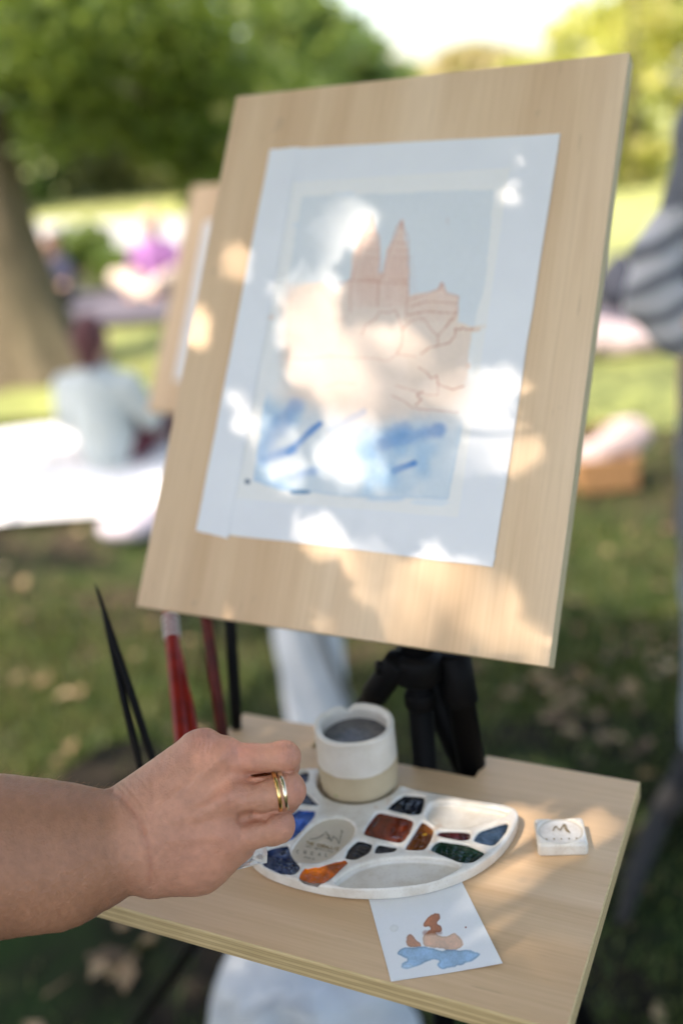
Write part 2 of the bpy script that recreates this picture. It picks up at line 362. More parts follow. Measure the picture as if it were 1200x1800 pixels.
# clamp that carries the board's lower edge
cl = BP(float((Ap-B0)@bex), .05, BTH+.012)
V, F = tube([Ap+A(0, 0, .0), cl, cl+bup*.10], [.014, .014, .012], 14); mk('board_clamp', V, F, M_black, easel, True)
for (u0, v0, u1, v1, r) in ((690, 1176, 604, 1296, .0102), (800, 1172, 828, 1342, .0126)):
    p0 = dep(u0, v0, depth_of(Ap)); p1 = onz(u1, v1, ZT); d = p1-p0; gt = (p0[2]-.0)/(p0[2]-p1[2]); pe = p0+d*gt
    k = [p0-d/np.linalg.norm(d)*.014, p0-d/np.linalg.norm(d)*.012, p0+d*.34, p0+d*.35, p0+d*.355, p0+d*gt*.5, p0+d*(gt*.5+.01), pe]
    V, F = tube(k, [r*.8, r*1.12, r*1.14, r*1.1, r*.94, r*.94, r*.7, r*.6], 18); lg = mk('leg', V, F, M_black, easel, True)
    V, F = tube([pe+zz*.03, pe+zz*.002], [.012, .014], 12); mk('foot', V, F, M_rubber, lg, True)
p0 = Ap+tey*.012-zz*.012; pe = A(Ap[0], Ap[1], 0)+tey*.42+tex*.12
V, F = tube([p0, (p0+pe)/2, pe], [.015, .0125, .009], 18); lg = mk('leg', V, F, M_black, easel, True)
V, F = tube([pe+zz*.03, pe+zz*.002], [.012, .014], 12); mk('foot', V, F, M_rubber, lg, True)
# ---------------------------------------------------------------- the taped watercolour
def seg(P, a, b):
    a, b = A(*a), A(*b); ab = b-a; t = np.clip(((P-a)@ab)/(ab@ab), 0, 1); return np.linalg.norm(P-a-t[:, None]*ab, axis=1), t
def plined(P, pts):
    d = None
    for a, b in zip(pts[:-1], pts[1:]):
        e = seg(P, a, b)[0]; d = e if d is None else np.minimum(d, e)
    return d
def polyd(P, pts):
    """signed distance to a polygon, negative inside"""
    pts = np.asarray(pts, float); n = len(pts); d = np.full(len(P), 1e9); ins = np.zeros(len(P), bool)
    for i in range(n):
        a, b = pts[i], pts[(i+1) % n]; d = np.minimum(d, seg(P, a, b)[0])
        with np.errstate(divide='ignore', invalid='ignore'):
            c = ((a[1] > P[:, 1]) != (b[1] > P[:, 1])) & (P[:, 0] < (b[0]-a[0])*(P[:, 1]-a[1])/(b[1]-a[1]+1e-12)+a[0])
        ins ^= c
    return np.where(ins, -d, d)
def vnoise(P, sc, seed=0, oct=4):
    """value noise on 2-D points"""
    out = np.zeros(len(P)); amp = 1.; tot = 0
    for o in range(oct):
        q = P/sc*(2**o)+seed*17.3+o*5.1; i = np.floor(q).astype(np.int64); f = q-i; f = f*f*(3-2*f)
        def hsh(a, b):
            h = (a*374761393+b*668265263+seed*1442695+o*97) & 0xffffffff; h = ((h ^ (h >> 13))*1274126177) & 0xffffffff; return ((h ^ (h >> 16)) & 0xffff)/65535.
        v = hsh(i[:, 0], i[:, 1])*(1-f[:, 0])*(1-f[:, 1])+hsh(i[:, 0]+1, i[:, 1])*f[:, 0]*(1-f[:, 1])+hsh(i[:, 0], i[:, 1]+1)*(1-f[:, 0])*f[:, 1]+hsh(i[:, 0]+1, i[:, 1]+1)*f[:, 0]*f[:, 1]
        out += amp*v; tot += amp; amp *= .5
    return out/tot
sm = lambda a, b, x: (lambda t: t*t*(3-2*t))(np.clip((x-a)/(b-a), 0, 1))
def lay(c, m, k): return c*(1-m[:, None]) + c*np.array(k)*m[:, None]      # transparent wash over what is there
def grid_sheet(x0, x1, z0, z1, nx, nz):
    xs, zs = np.linspace(x0, x1, nx), np.linspace(z0, z1, nz); X, Z = np.meshgrid(xs, zs, indexing='ij')
    i = np.arange(nx*nz).reshape(nx, nz); F = np.stack([i[:-1, :-1].ravel(), i[1:, :-1].ravel(), i[1:, 1:].ravel(), i[:-1, 1:].ravel()], 1)
    return X.ravel(), Z.ravel(), F
sheet = empty('watercolour_sheet', tuple(BP(.19, .25)), 'half-painted watercolour of a twin-towered building taped to the drawing board', 'painting')
x0, _ = bl(430, 880); x1, _ = bl(880, 300)
xs = [bl(*p)[0] for p in ((517, 316), (415, 876), (884, 302), (817, 912))]; zs = [bl(*p)[1] for p in ((517, 316), (884, 302), (415, 876), (817, 912))]
IX0, IX1, IZ1, IZ0 = (xs[0]+xs[1])/2, (xs[2]+xs[3])/2, (zs[0]+zs[1])/2, (zs[2]+zs[3])/2
X, Z, F = grid_sheet(IX0-.006, IX1+.006, IZ0-.006, IZ1+.006, 400, 580)
Wd = B0+X[:, None]*bex+Z[:, None]*bup-.0007*bnb
uv = proj(Wd); P = np.c_[(uv[:, 0]-400)*2, (uv[:, 1]-220)*2]               # drawing coordinates of the picture
c = np.tile(A(.83, .82, .79), (len(P), 1))
w1 = vnoise(P, 40, 1); w2 = vnoise(P, 150, 2); w3 = vnoise(P, 9, 3, 2)
c *= (1-.03*(w3-.5)[:, None])
inner = [(262, 250), (935, 226), (905, 560), (860, 720), (835, 1000), (772, 1312), (500, 1308), (180, 1280), (92, 1250), (140, 900), (200, 600)]
di = polyd(P, inner)+(w1-.5)*10; ins = sm(3, -3, di); edge = np.exp(-(di/4)**2)
sky = ins*sm(900, 640, P[:, 1]+40*(w2-.5)); c = lay(c, sky*(.85+.3*(w2-.5)), (.81, .87, .93))
left = [(190, 640), (215, 565), (330, 550), (380, 580), (430, 540), (440, 450), (470, 390), (500, 345), (510, 320), (525, 390), (535, 430), (528, 520), (545, 520), (560, 440), (590, 390), (605, 350), (615, 335), (622, 400), (632, 440), (637, 600), (700, 590), (740, 575), (752, 555), (770, 590), (808, 600), (810, 690), (860, 715), (850, 780), (835, 960), (790, 1010), (700, 1060), (560, 1060), (420, 1050), (300, 1010), (215, 990), (190, 800)]
dt = polyd(P, left)+(w1-.5)*14; _w = 5+75*sm(860, 1010, P[:, 1])+25*sm(330, 200, P[:, 0]); tan = sm(_w, -_w, dt); c = c*(1-tan[:, None]) + (A(.84, .69, .585)*(1+.16*(w2-.5)[:, None]))*tan[:, None]
tow = sm(690, 560, P[:, 1])*tan*sm(400, 440, P[:, 0]); c = lay(c, tow*(.7+.5*(w1-.5)), (.97, .86, .84))
c = lay(c, tan*sm(.5, .7, w2)*.5, (.93, .9, .85))
lo = ins*sm(985, 1100, P[:, 1]-.25*(P[:, 0]-450)*(P[:, 0] < 450)+70*(w2-.5)); lo *= .35+.65*sm(.36, .6, vnoise(P*A(1, .7), 150, 12, 3)); c = c*(1-.72*lo[:, None])+.72*lo[:, None]*A(.47, .64, .79)
c = lay(c, lo*sm(.42, .7, vnoise(P, 120, 9)), (.72, .84, .93)); c = lay(c, lo*sm(1180, 1300, P[:, 1])*.6, (.75, .86, .94))
for a, b, wd, st, kk in (((120, 1150), (235, 990), 38, .45, 4), ((215, 1150), (322, 1050), 15, 1.0, 5), ((125, 1180), (225, 1140), 22, .7, 6), ((360, 1070), (478, 1008), 16, .3, 7), ((560, 1120), (740, 1070), 30, .6, 8), ((585, 1215), (655, 1188), 14, .95, 5), ((510, 1150), (620, 1060), 30, .35, 3), ((180, 1250), (300, 1215), 22, .5, 2)):
    d, t = seg(P, a, b); m = st*sm(1.3, .2, d/wd+(w1-.5)*.9)*(.55+.45*t)*ins; c = c*(1-m[:, None])+m[:, None]*A(.07, .25, .58)
c = lay(c, edge*sm(1000, 1200, P[:, 1])*.5, (.6, .75, .9))
gran = ((vnoise(P, 6, 5, 2)-.5)*.22*np.clip(lo+.35*tan+.2*sky, 0, 1))[:, None]; c *= 1+gran
for (cx_, cy_, rx, ry, s_, k) in ((70, 1253, 11, 10, .95, (.03, .09, .16)), (255, 1290, 42, 8, .8, (.08, .24, .42)), (560, 1316, 90, 9, .3, (.4, .6, .8)), (700, 1326, 80, 14, .3, (.5, .68, .85)), (868, 718, 22, 10, .5, (.8, .5, .3)), (900, 708, 26, 8, .25, (.85, .6, .4)), (846, 845, 9, 14, .5, (.8, .5, .35)), (150, 675, 14, 9, .5, (.8, .55, .4)), (72, 1030, 5, 9, .8, (.1, .15, .2)), (35, 1213, 7, 9, .5, (.2, .4, .6)), (410, 240, 45, 7, .3, (.5, .62, .75)), (240, 350, 12, 9, .4, (.6, .7, .8))):
    q = np.hypot((P[:, 0]-cx_)/rx, (P[:, 1]-cy_)/ry)+(w1-.5)*.9; m = s_*sm(1.1, .7, q); c = c*(1-m[:, None])+m[:, None]*np.array(k)
# pencil-like brick-red drawing lines
L = A(.52, .17, .09)
def stroke(pts, wd=1.8, al=.75):
    wd, al = wd*1.05, min(1, al*1.3)
    global c
    d = plined(P+((w1-.5)*5)[:, None], pts); m = al*sm(wd, wd*.35, d)*(.6+.8*(w3-.2)).clip(.25, 1); c = c*(1-m[:, None])+m[:, None]*L
for tx, top, ww, hx in ((505, 318, 48, 0), (608, 338, 46, 0)):
    bw_ = ww
    stroke([(tx-bw_-20, 545), (tx-bw_+2, 450), (tx-bw_*.5, 385), (tx-12, 355), (tx+2, top)]); stroke([(tx+3, top), (tx+14, 370), (tx+bw_*.55, 395), (tx+bw_*.6, 470), (tx+bw_*.62, 545)])
    stroke([(tx, top-8), (tx+2, top+30)], 2.2, .9)
    for yy in (385, 412, 440, 462, 540, 548): stroke([(tx-bw_*.9*(yy-300)/240., yy), (tx+bw_*.6*(min(yy, 470)-330)/140., yy+2)], 1.5, .55)
    for k in range(9): stroke([(tx-42+k*10, 455), (tx-58+k*15, 640)], 1.2, .35)
    for k in range(5): stroke([(tx-34+k*14, 395+8*abs(k-2)), (tx-38+k*14, 452)], 1.2, .35)
    for k in range(9): stroke([(tx-52+k, 556+k*10), (tx+30, 553+k*10)], 1.1, .35)
    for k in range(6):
        for j in range(5): stroke([(tx-34+k*11-j*2, 470+j*16), (tx-31+k*11-j*2, 479+j*16)], 2.2, .45)
stroke([(432, 545), (430, 660)]); stroke([(530, 545), (527, 640)]); stroke([(637, 560), (622, 690)]); stroke([(385, 560), (432, 545), (637, 560)])
stroke([(637, 612), (740, 578), (752, 552), (764, 588), (810, 602), (803, 675), (760, 715)]); stroke([(640, 640), (700, 620), (805, 625)]); stroke([(632, 668), (700, 655), (800, 660)], 2.2)
for k in range(13): stroke([(640+k*13, 612-k*2.6 if k < 9 else 592), (632+k*13, 690)], 1.2, .4)
for k in range(4): stroke([(636, 655+k*14), (800, 636+k*14)], 1.1, .3)
stroke([(745, 580), (748, 556), (758, 556), (762, 585)], 1.6)
stroke([(470, 740), (480, 705), (505, 690), (520, 680), (535, 655), (560, 660), (590, 650), (605, 690), (615, 720), (640, 690), (665, 680), (690, 680), (715, 720), (738, 740), (760, 715), (805, 655)])
stroke([(615, 720), (612, 770), (595, 805)]); stroke([(738, 740), (738, 778)]); stroke([(680, 805), (710, 780), (780, 765), (800, 740), (800, 715), (815, 720), (822, 710), (835, 718), (862, 716)], 2.4, .9)
stroke([(205, 820), (290, 822), (360, 812), (440, 818), (520, 820), (560, 830), (595, 805), (660, 815)], 1.6, .6); stroke([(670, 850), (700, 870), (715, 892), (735, 880), (738, 910), (790, 930), (830, 918)], 2.2, .85)
stroke([(575, 950), (620, 970), (650, 995), (810, 1010)], 1.8, .7); stroke([(590, 915), (640, 930), (700, 948), (740, 950), (736, 890)], 1.6, .7); stroke([(685, 935), (665, 950), (680, 965), (660, 985)], 2.6, .8)
stroke([(215, 560), (225, 640), (210, 740), (215, 820)], 1.3, .4); stroke([(340, 920), (390, 905), (450, 912)], 1.5, .5); stroke([(352, 1080), (356, 1180)], 1.5, .4); stroke([(772, 325), (773, 347)], 1.6, .5)
stroke([(265, 585), (330, 575), (372, 640), (385, 690), (420, 670)], 1.2, .35)
M_paper = vcol('painted_paper', .85, .35, 1400)
mk('paper', Wd, F, M_paper, sheet, True, col=c)
M_tape = NT('white_cloth_tape'); _w = M_tape.co((1, 1, 1)); _a = M_tape.noise(_w, 700, 2); _b = M_tape.noise(_w, 14, 3)
M_tape.p(Base__Color=M_tape.ramp(_b, [(.3, (.76, .77, .79)), (.7, (.81, .82, .83))]), Roughness=.55); M_tape.bump(_a, .35, .0005); M_tape = M_tape.m
oc = [bl(476, 264), bl(984, 236), bl(866, 997), bl(346, 933)]
OX0, OX1 = (oc[0][0]+oc[3][0])/2, (oc[1][0]+oc[2][0])/2
def tape(pts, y, wav):
    """a strip of tape: rough-cut outline, real (thin) body"""
    out = []
    for i in range(4):
        a, b = A(*pts[i]), A(*pts[(i+1) % 4])
        for k in range(12): out.append(a+(b-a)*k/12+rng.normal(size=2)*wav*(k > 0))
    n = len(out); V = [BP(q[0], q[1], y) for q in out]+[BP(q[0], q[1], -.0001) for q in out]
    F = [tuple(range(n))]+[(i, n+i, n+(i+1) % n, (i+1) % n) for i in range(n)]
    mk('tape', V, F, M_tape, sheet)
q = lambda a, b, t: (a[0]+(b[0]-a[0])*t, a[1]+(b[1]-a[1])*t)
tape([oc[0], oc[1], (oc[1][0], IZ1), (oc[0][0], IZ1)], -.0011, .0002)
tape([(oc[3][0], IZ0), (oc[2][0], IZ0), oc[2], oc[3]], -.0011, .0003)
tape([oc[0], (IX0, oc[0][1]), (IX0, oc[3][1]-.004), oc[3]], -.0016, .0002)
tape([(IX1, oc[1][1]-.003), oc[1], oc[2], (IX1, oc[2][1]+.003)], -.0016, .0002)
# ================================================================ TREES
M_far_lawn = simple('sunlit_far_grass_tone', (.27, .29, .085), .95, .3, .6, .5, 30)
strip('sunlit_far_lawn', [A(-80, 15, 0), GP(60, 392), GP(560, 372), GP(1150, 522), A(40, 7.6, 0), A(250, 30, 0), A(250, 300, 0), A(-250, 300, 0)], .012, M_far_lawn)  # far lawn coloured brighter than the near one to paint in its sunlight
M_bark = NT('bark'); _v = M_bark.co((14, 14, 2.2)); _f = M_bark.noise(_v, 1.4, 6, .65, .5); _h = M_bark.noise(M_bark.co((3, 3, 1)), 1, 3)
M_bark.p(Base__Color=M_bark.mix(_h, M_bark.ramp(_f, [(.3, (.04, .028, .018)), (.6, (.19, .14, .09)), (.8, (.34, .26, .17))]), (.16, .14, .08)), Roughness=.95); M_bark.bump(_f, 1, .03); M_bark = M_bark.m
def trunk_mesh(base, h, r0, r1, lean=(0, 0), flare=.9, n=28, rings=16, lobes=5):
    V, F = [], []
    for i in range(rings+1):
        t = i/rings; z = h*t; r = r1+(r0-r1)*(1-t); fl = flare*math.exp(-z/(.55*max(r0*2, .1)))
        for j in range(n):
            a = 2*math.pi*j/n; rr = r*(1+fl*(.75+.5*math.sin(lobes*a+1.3)**2)+.05*math.sin(9*a+z*3)+.03*math.sin(5*a-z*5))
            V.append((base[0]+lean[0]*t+rr*math.cos(a), base[1]+lean[1]*t+rr*math.sin(a), base[2]-.05+z))
    for i in range(rings):
        for j in range(n): F.append((i*n+j, i*n+(j+1) % n, (i+1)*n+(j+1) % n, (i+1)*n+j))
    F.append(tuple(range(rings*n, rings*n+n))); return np.array(V), F
def clump(c, r, n):
    d = rng.normal(size=(n, 3)); d /= np.linalg.norm(d, axis=1)[:, None]; return A(*c)+d*(rng.random(n)**.45)[:, None]*A(*r)
M_leafd = foliage('elm_leaf', [(.03, .06, .012), (.06, .12, .02), (.13, .20, .032), (.24, .31, .055)], 1.1, .45)
tb = GP(62, 655)
elm = empty('broad_tree', (tb[0], tb[1], 0), 'broad old tree with flared grey-brown trunk and drooping dark green boughs', 'tree')
V, F = trunk_mesh((tb[0], tb[1], 0), 4.2, .27, .20, (-.35, .25), 1.0); mk('trunk', V, F, M_bark, elm, True)
C = []; limb_ends = []
for (u, v, d0, d1, rr, nn, cnt) in ((70, 60, 5.2, 7.5, .34, 330, 11), (230, 70, 5.6, 8.5, .36, 330, 13), (360, 110, 6, 8.5, .34, 330, 10), (330, 215, 6.4, 8.0, .28, 300, 8), (160, 175, 6.4, 8.5, .30, 300, 8), (385, 285, 6.8, 8, .20, 220, 4), (40, 160, 6.2, 7.4, .28, 280, 5), (200, -70, 5, 9, .45, 300, 12), (20, -40, 4.5, 7, .4, 300, 8), (430, -40, 5.5, 9, .4, 300, 7)):
    for _ in range(cnt):
        p = dep(u+rng.normal()*48, v+rng.normal()*34, d0+(d1-d0)*rng.random()); C.append(clump(p, (rr*1.3, rr*1.3, rr*.7), int(nn*.48)))
        if rng.random() < .35: limb_ends.append(p)
for _ in range(16):                                                       # the crown above the frame
    a, r = rng.random()*6.28, 1+3.6*math.sqrt(rng.random()); p = A(tb[0]+r*math.cos(a)-.5, tb[1]+.5+.8*r*math.sin(a), 3.9+2.6*rng.random()); C.append(clump(p, (.7, .7, .5), 260)); 
    if rng.random() < .3: limb_ends.append(p)
C = np.concatenate(C); V, F = leaves(C, .075+.05*rng.random(len(C)), .3, .6); mk('crown', V, F, M_leafd, elm)
tt = A(tb[0]-.3, tb[1]+.2, 3.4)
for p in limb_ends:
    m = (tt+p)/2+A(0, 0, .45); V, F = tube([tt+A(0, 0, -.4+.8*rng.random()), m, p], [.085, .05, .012], 7); mk('branch', V, F, M_bark, elm, True)
# trees across the far lawn
def far_tree(name, u, v, d, hgt, rad, low, m, label, n=2600, ls=.5, grp=None):
    """v: image row of the trunk foot is implied by the distance d"""
    p = CAM+ray(u, v)*d; b = A(p[0], p[1], 0); t = empty(name, (b[0], b[1], 0), label, 'tree', grp)
    V, F = trunk_mesh(b, hgt*.7, .018*hgt+.05, .03, (0, 0), .6, 10, 6); mk('trunk', V, F, M_bark, t, True)
    C = []
    for _ in range(16):
        a = rng.random()*6.28; z = low+(hgt-low)*rng.random(); pr = rad*math.sin(math.pi*min(.95, max(.12, (z-low)/(hgt-low)*.8+.15)))
        r = pr*math.sqrt(rng.random())*.8; C.append(clump((b[0]+r*math.cos(a), b[1]+r*math.sin(a), z), (rad*.42, rad*.42, (hgt-low)*.16), n//16))
    C = np.concatenate(C); V, F = leaves(C, ls*(.7+.6*rng.random(len(C))), .2, .7); mk('crown', V, F, m, t)
M_yel = foliage('yellow_green_leaf', [(.30, .32, .06), (.42, .42, .09), (.54, .50, .13), (.62, .56, .20)], .5, .42)
M_tan = foliage('tan_autumn_leaf', [(.34, .28, .13), (.46, .38, .19), (.56, .46, .26)], .4, .3)
M_mid = foliage('mid_green_leaf', [(.05, .10, .025), (.09, .16, .04), (.16, .23, .07), (.22, .27, .09)], .5, .38)
M_oliv = foliage('olive_leaf', [(.07, .085, .025), (.14, .15, .045), (.24, .23, .08)], .5, .35)
far_tree('autumn_tree', 1230, 140, 24, 8, 3.6, .6, M_yel, 'bright yellow-green tree behind the person in grey at the right')
far_tree('autumn_tree', 1010, 150, 34, 3.5, 2.6, .2, M_yel, 'yellow-green tree behind the top right corner of the drawing board')
far_tree('autumn_tree', 1110, 150, 15, 4.4, 1.5, .3, M_yel, 'small yellow-green tree rising beside the right edge of the board', 1800, .3)
far_tree('autumn_tree', 835, 160, 60, 3.9, 4.4, .3, M_tan, 'low tan autumn tree far off above the middle of the board', 1800, .8)
far_tree('autumn_tree', 700, 170, 70, 4.0, 4.2, .3, M_tan, 'low faded tan tree far off left of the bright sky gap', 1600, .8)
far_tree('park_tree', 590, 180, 38, 4.6, 3.0, .3, M_mid, 'soft green tree far behind the top left of the board', 2400, .6)
far_tree('park_tree', 500, 190, 30, 4.6, 3.2, .2, M_mid, 'mid green tree behind the drooping boughs, left of the board', 2400, .5)
far_tree('park_tree', 330, 215, 22, 5.2, 2.8, .2, M_oliv, 'olive green tree seen below the drooping boughs', 2400, .4)
far_tree('park_tree', 190, 230, 26, 6.5, 3.6, .2, M_oliv, 'olive tree in the distance right of the big trunk', 2400, .45)
far_tree('park_tree', -40, 245, 24, 7, 3.6, .3, M_mid, 'mid green tree far behind the big trunk at the left edge', 2000, .45)
def shrub(u, v, r, h, m, label):
    b = GP(u, v); t = empty('shrub', (b[0], b[1], 0), label, 'shrub', 'shrubs along the path')
    C = np.concatenate([clump((b[0]+rng.normal()*r*.5, b[1]+rng.normal()*r*.3, h*(.25+.5*rng.random())), (r*.5, r*.5, h*.35), 160) for _ in range(9)]); C[:, 2] = np.abs(C[:, 2])
    V, F = leaves(C, .07+.05*rng.random(len(C)), .2, .6); mk('foliage', V, F, m, t)
    for k in range(4): V, F = tube([A(b[0]+.05*k-.1, b[1], 0), A(b[0]+rng.normal()*r*.4, b[1]+rng.normal()*.1, h*.7)], [.015, .006], 6); mk('stem', V, F, M_bark, t)
shrub(225, 502, .42, .42, M_leafd, 'dark green shrub by the path between trunk and easel')
shrub(150, 470, .5, .5, M_leafd, 'dark green shrub right behind the big trunk')
# ---------------------------------------------------------------- the tree whose shade the easel stands in (trunk behind the camera's left)
LIT = [(410, 365, 88, 78), (285, 600, 105, 95), (300, 745, 95, 70), (500, 770, 160, 42), (640, 880, 75, 65), (505, 880, 70, 70), (455, 1000, 72, 95), (440, 1150, 75, 105), (640, 800, 60, 50),
       (330, 900, 80, 36), (910, 930, 120, 85), (870, 1170, 85, 75), (960, 1180, 60, 45), (45, 1010, 30, 70), (160, 1090, 85, 50), (540, 1240, 30, 55), (315, 1430, 62, 42), (485, 1545, 80, 75), (560, 1620, 130, 60),
       (700, 1590, 60, 110), (640, 1720, 110, 60), (900, 1640, 110, 120), (800, 1780, 190, 70), (985, 255, 14, 22), (1010, 130, 14, 4), (1060, 1150, 55, 60), (700, 960, 80, 30), (-120, 700, 36, 60), (30, 480, 36, 46), (200, 1230, 60, 40), (780, 960, 70, 40), (1000, 1760, 90, 60)]
LITX = [A(*l) for l in LIT]; rng = np.random.default_rng(23)
def lit_board(Q):
    """for points Q: does their shadow fall on a sunlit patch of the board? (>0 = depth inside the patch)"""
    t = ((Q-B0)@bnb)/(SUN@bnb); H = Q-SUN*t[:, None]; uv = proj(H); X = np.c_[(uv[:, 0]-400)*2, (uv[:, 1]-220)*2]
    d = np.full(len(Q), -9.)
    for l in LITX: d = np.maximum(d, 1-np.hypot((X[:, 0]-l[0])/(l[2]+56), (X[:, 1]-l[1])/(l[3]+56)))
    return d+.24*(vnoise(X, 85, 6, 2)-.5), X
BLK = np.array([GP(-250, 790)[:2], GP(90, 735)[:2], GP(290, 745)[:2], GP(330, 900)[:2], GP(200, 950)[:2], GP(-250, 930)[:2]])
st = A(-6.2, -3.2, 0)
shade = empty('shade_tree', tuple(st), 'leafy tree standing outside the picture that dapples the easel with shade', 'tree')
V, F = trunk_mesh(st, 4.5, .34, .22, (.6, .4), .8); mk('trunk', V, F, M_bark, shade, True)
n = 17000; xb = rng.random(n)*2400-800; yb = rng.random(n)*2700-500                  # low bough: leaves a metre and a half up-sun of the board
q = np.array([onpl(400+a/2, 220+b/2, B0, bnb) for a, b in zip(xb, yb)]); C1 = q+SUN*(1.05+.85*rng.random(n))[:, None]
d, X = lit_board(C1); C1 = C1[(d < .0) & ((proj(C1)[:, 1] < -90) | ((C1-CAM)@FW < -.1)) & (np.linalg.norm(C1-CAM, axis=1) > .25)]
n = 46000; gx = -5+10*rng.random(n); gy = -1.0+6.2*rng.random(n); G = np.c_[gx, gy, 0*gx]
hz = 3.3+1.8*rng.random(n); C2 = G+SUN*(hz/SUN[2])[:, None]
gap = vnoise(np.c_[gx, gy]*1.0, 1.1, 4, 3); keep = (gap < .60-.13*sm(1.3, 2.8, gy)) & (polyd(np.c_[gx, gy], BLK) > .12)
keep &= rng.random(n) < np.clip((4.15-gy+1.0*(vnoise(np.c_[gx, gy], 1.6, 8, 2)-.5))*1.6, .06, 1)
d, X = lit_board(C2); keep &= ~((X[:, 0] > -420) & (X[:, 0] < 1500) & (X[:, 1] > -380) & (X[:, 1] < 2050)); C2 = C2[keep]
B2 = dep(258, 724, depth_of(BP(0, 0))*912/398.)                          # lower left corner of the second easel's board
C3 = B2+bex*(rng.random(2600)*.6-.1)[:, None]+bup*(rng.random(2600)*.75-.1)[:, None]+SUN*(2.2+1.6*rng.random(2600))[:, None];  # leaves added up-sun to shade the second board
def shade_over(P0, sx, sy, sz, n, t0=2.2, t1=4.0): return A(*P0)+rng.normal(size=(n, 3))*A(sx, sy, sz)+SUN*(t0+(t1-t0)*rng.random(n))[:, None]
sp0 = GP(200, 822); st0 = dep(1300, 620, 1.95); tb0 = GP(562, 1300)
C4 = np.concatenate([shade_over(sp0+A(0, 0, .35), .24, .15, .22, 2800), shade_over((st0[0], st0[1], 1.1), .22, .2, .22, 1500), shade_over((st0[0], st0[1], .55), .22, .2, .25, 1300), shade_over(tb0+A(0, 0, .25), .2, .15, .2, 900), shade_over(dep(90, 1490, .68), .10, .05, .05, 500, 2.2, 4.5)])  # leaf clusters added up-sun to shade both people, the tote and the forearm
m5 = 5000; C5 = np.c_[-4.5+9*rng.random(m5), -4+4.0*rng.random(m5), 3.0+1.4*rng.random(m5)]
g5 = C5-SUN*(C5[:, 2:]/SUN[2]); d, X = lit_board(C5); gp5 = vnoise(C5[:, :2], .8, 14, 3)
C5 = C5[~((X[:, 0] > -420) & (X[:, 0] < 1500) & (X[:, 1] > -380) & (X[:, 1] < 2050)) & (polyd(g5[:, :2], BLK) > .15) & (gp5 < .62)]
C2 = np.concatenate([C2, C3, C4, C5])
n7 = 950; C7 = np.array([onpl(400+a_/2, 220+b_/2, B0, bnb) for a_, b_ in zip(rng.random(n7)*2300-700, rng.random(n7)*2900-700)])+SUN*(4.6+2.6*rng.random(n7))[:, None]   # the high crown: softens the patches
TG = [dep(u_, v_, .68) for u_, v_ in ((270, 1400), (350, 1380), (450, 1370))]+[T_FL+tex*TW*a_+tey*TD*b_ for a_ in (.12, .35, .58, .8, .95) for b_ in (.15, .5, .85)]
def thin(Q, r, p):
    m = np.zeros(len(Q), bool)
    for t in TG:
        w = Q-t; w = w-(w@SUN)[:, None]*SUN; m |= np.linalg.norm(w, axis=1) < r
    return Q[~(m & (rng.random(len(Q)) < p))]
C1 = thin(C1, .075, .80); C2 = thin(C2, .16, .86)
C8 = np.concatenate([t+rng.normal(size=(14, 3))*.08+SUN*(4.2+2.8*rng.random(14))[:, None] for t in TG]); C7 = np.concatenate([C7, C8])
V, F = leaves(np.concatenate([C1, C2, C7]), np.r_[.030+.016*rng.random(len(C1)), .10+.05*rng.random(len(C2)), .034+.02*rng.random(len(C7))], .5, .72, .4); mk('crown', V, F, M_leafd, shade)
tp = st+A(.5, .3, 3.2)
def limb(p, r):
    k_ = [tp+A(0, 0, rng.random()*.8), (tp+p)/2+A(0, 0, .3), p]; q_ = np.array([k_[i_]+(k_[i_+1]-k_[i_])*t_ for i_ in (0, 1) for t_ in np.linspace(0, 1, 40)])
    X_ = lit_board(q_)[1]
    if ((X_[:, 0] > -250) & (X_[:, 0] < 1400) & (X_[:, 1] > -250) & (X_[:, 1] < 2000)).any(): return        # keeps clear of the gap the sun comes through
    V, F = tube(k_, r, 7); mk('branch', V, F, M_bark, shade, True)
for k in range(30): limb(C2[rng.integers(len(C2))], [.09, .05, .01])
for k in range(40): limb(C1[rng.integers(len(C1))], [.06, .03, .005])
tw = [onpl(400+a/2, 220+b/2, B0, bnb)+SUN*.9 for a, b in ((640, 900), (760, 1045), (850, 1078), (1000, 1092), (1180, 1085))]; V, F = tube(tw, [.0015, .0025, .003, .0025, .0015], 6); mk('twig', V, F, M_bark, shade, True)
# ================================================================ ON THE SHELF
Z2 = lambda X, Y: (400+X*560/1200., 1180+Y*560/1200.)                      # drawing coordinates used for the palette and card
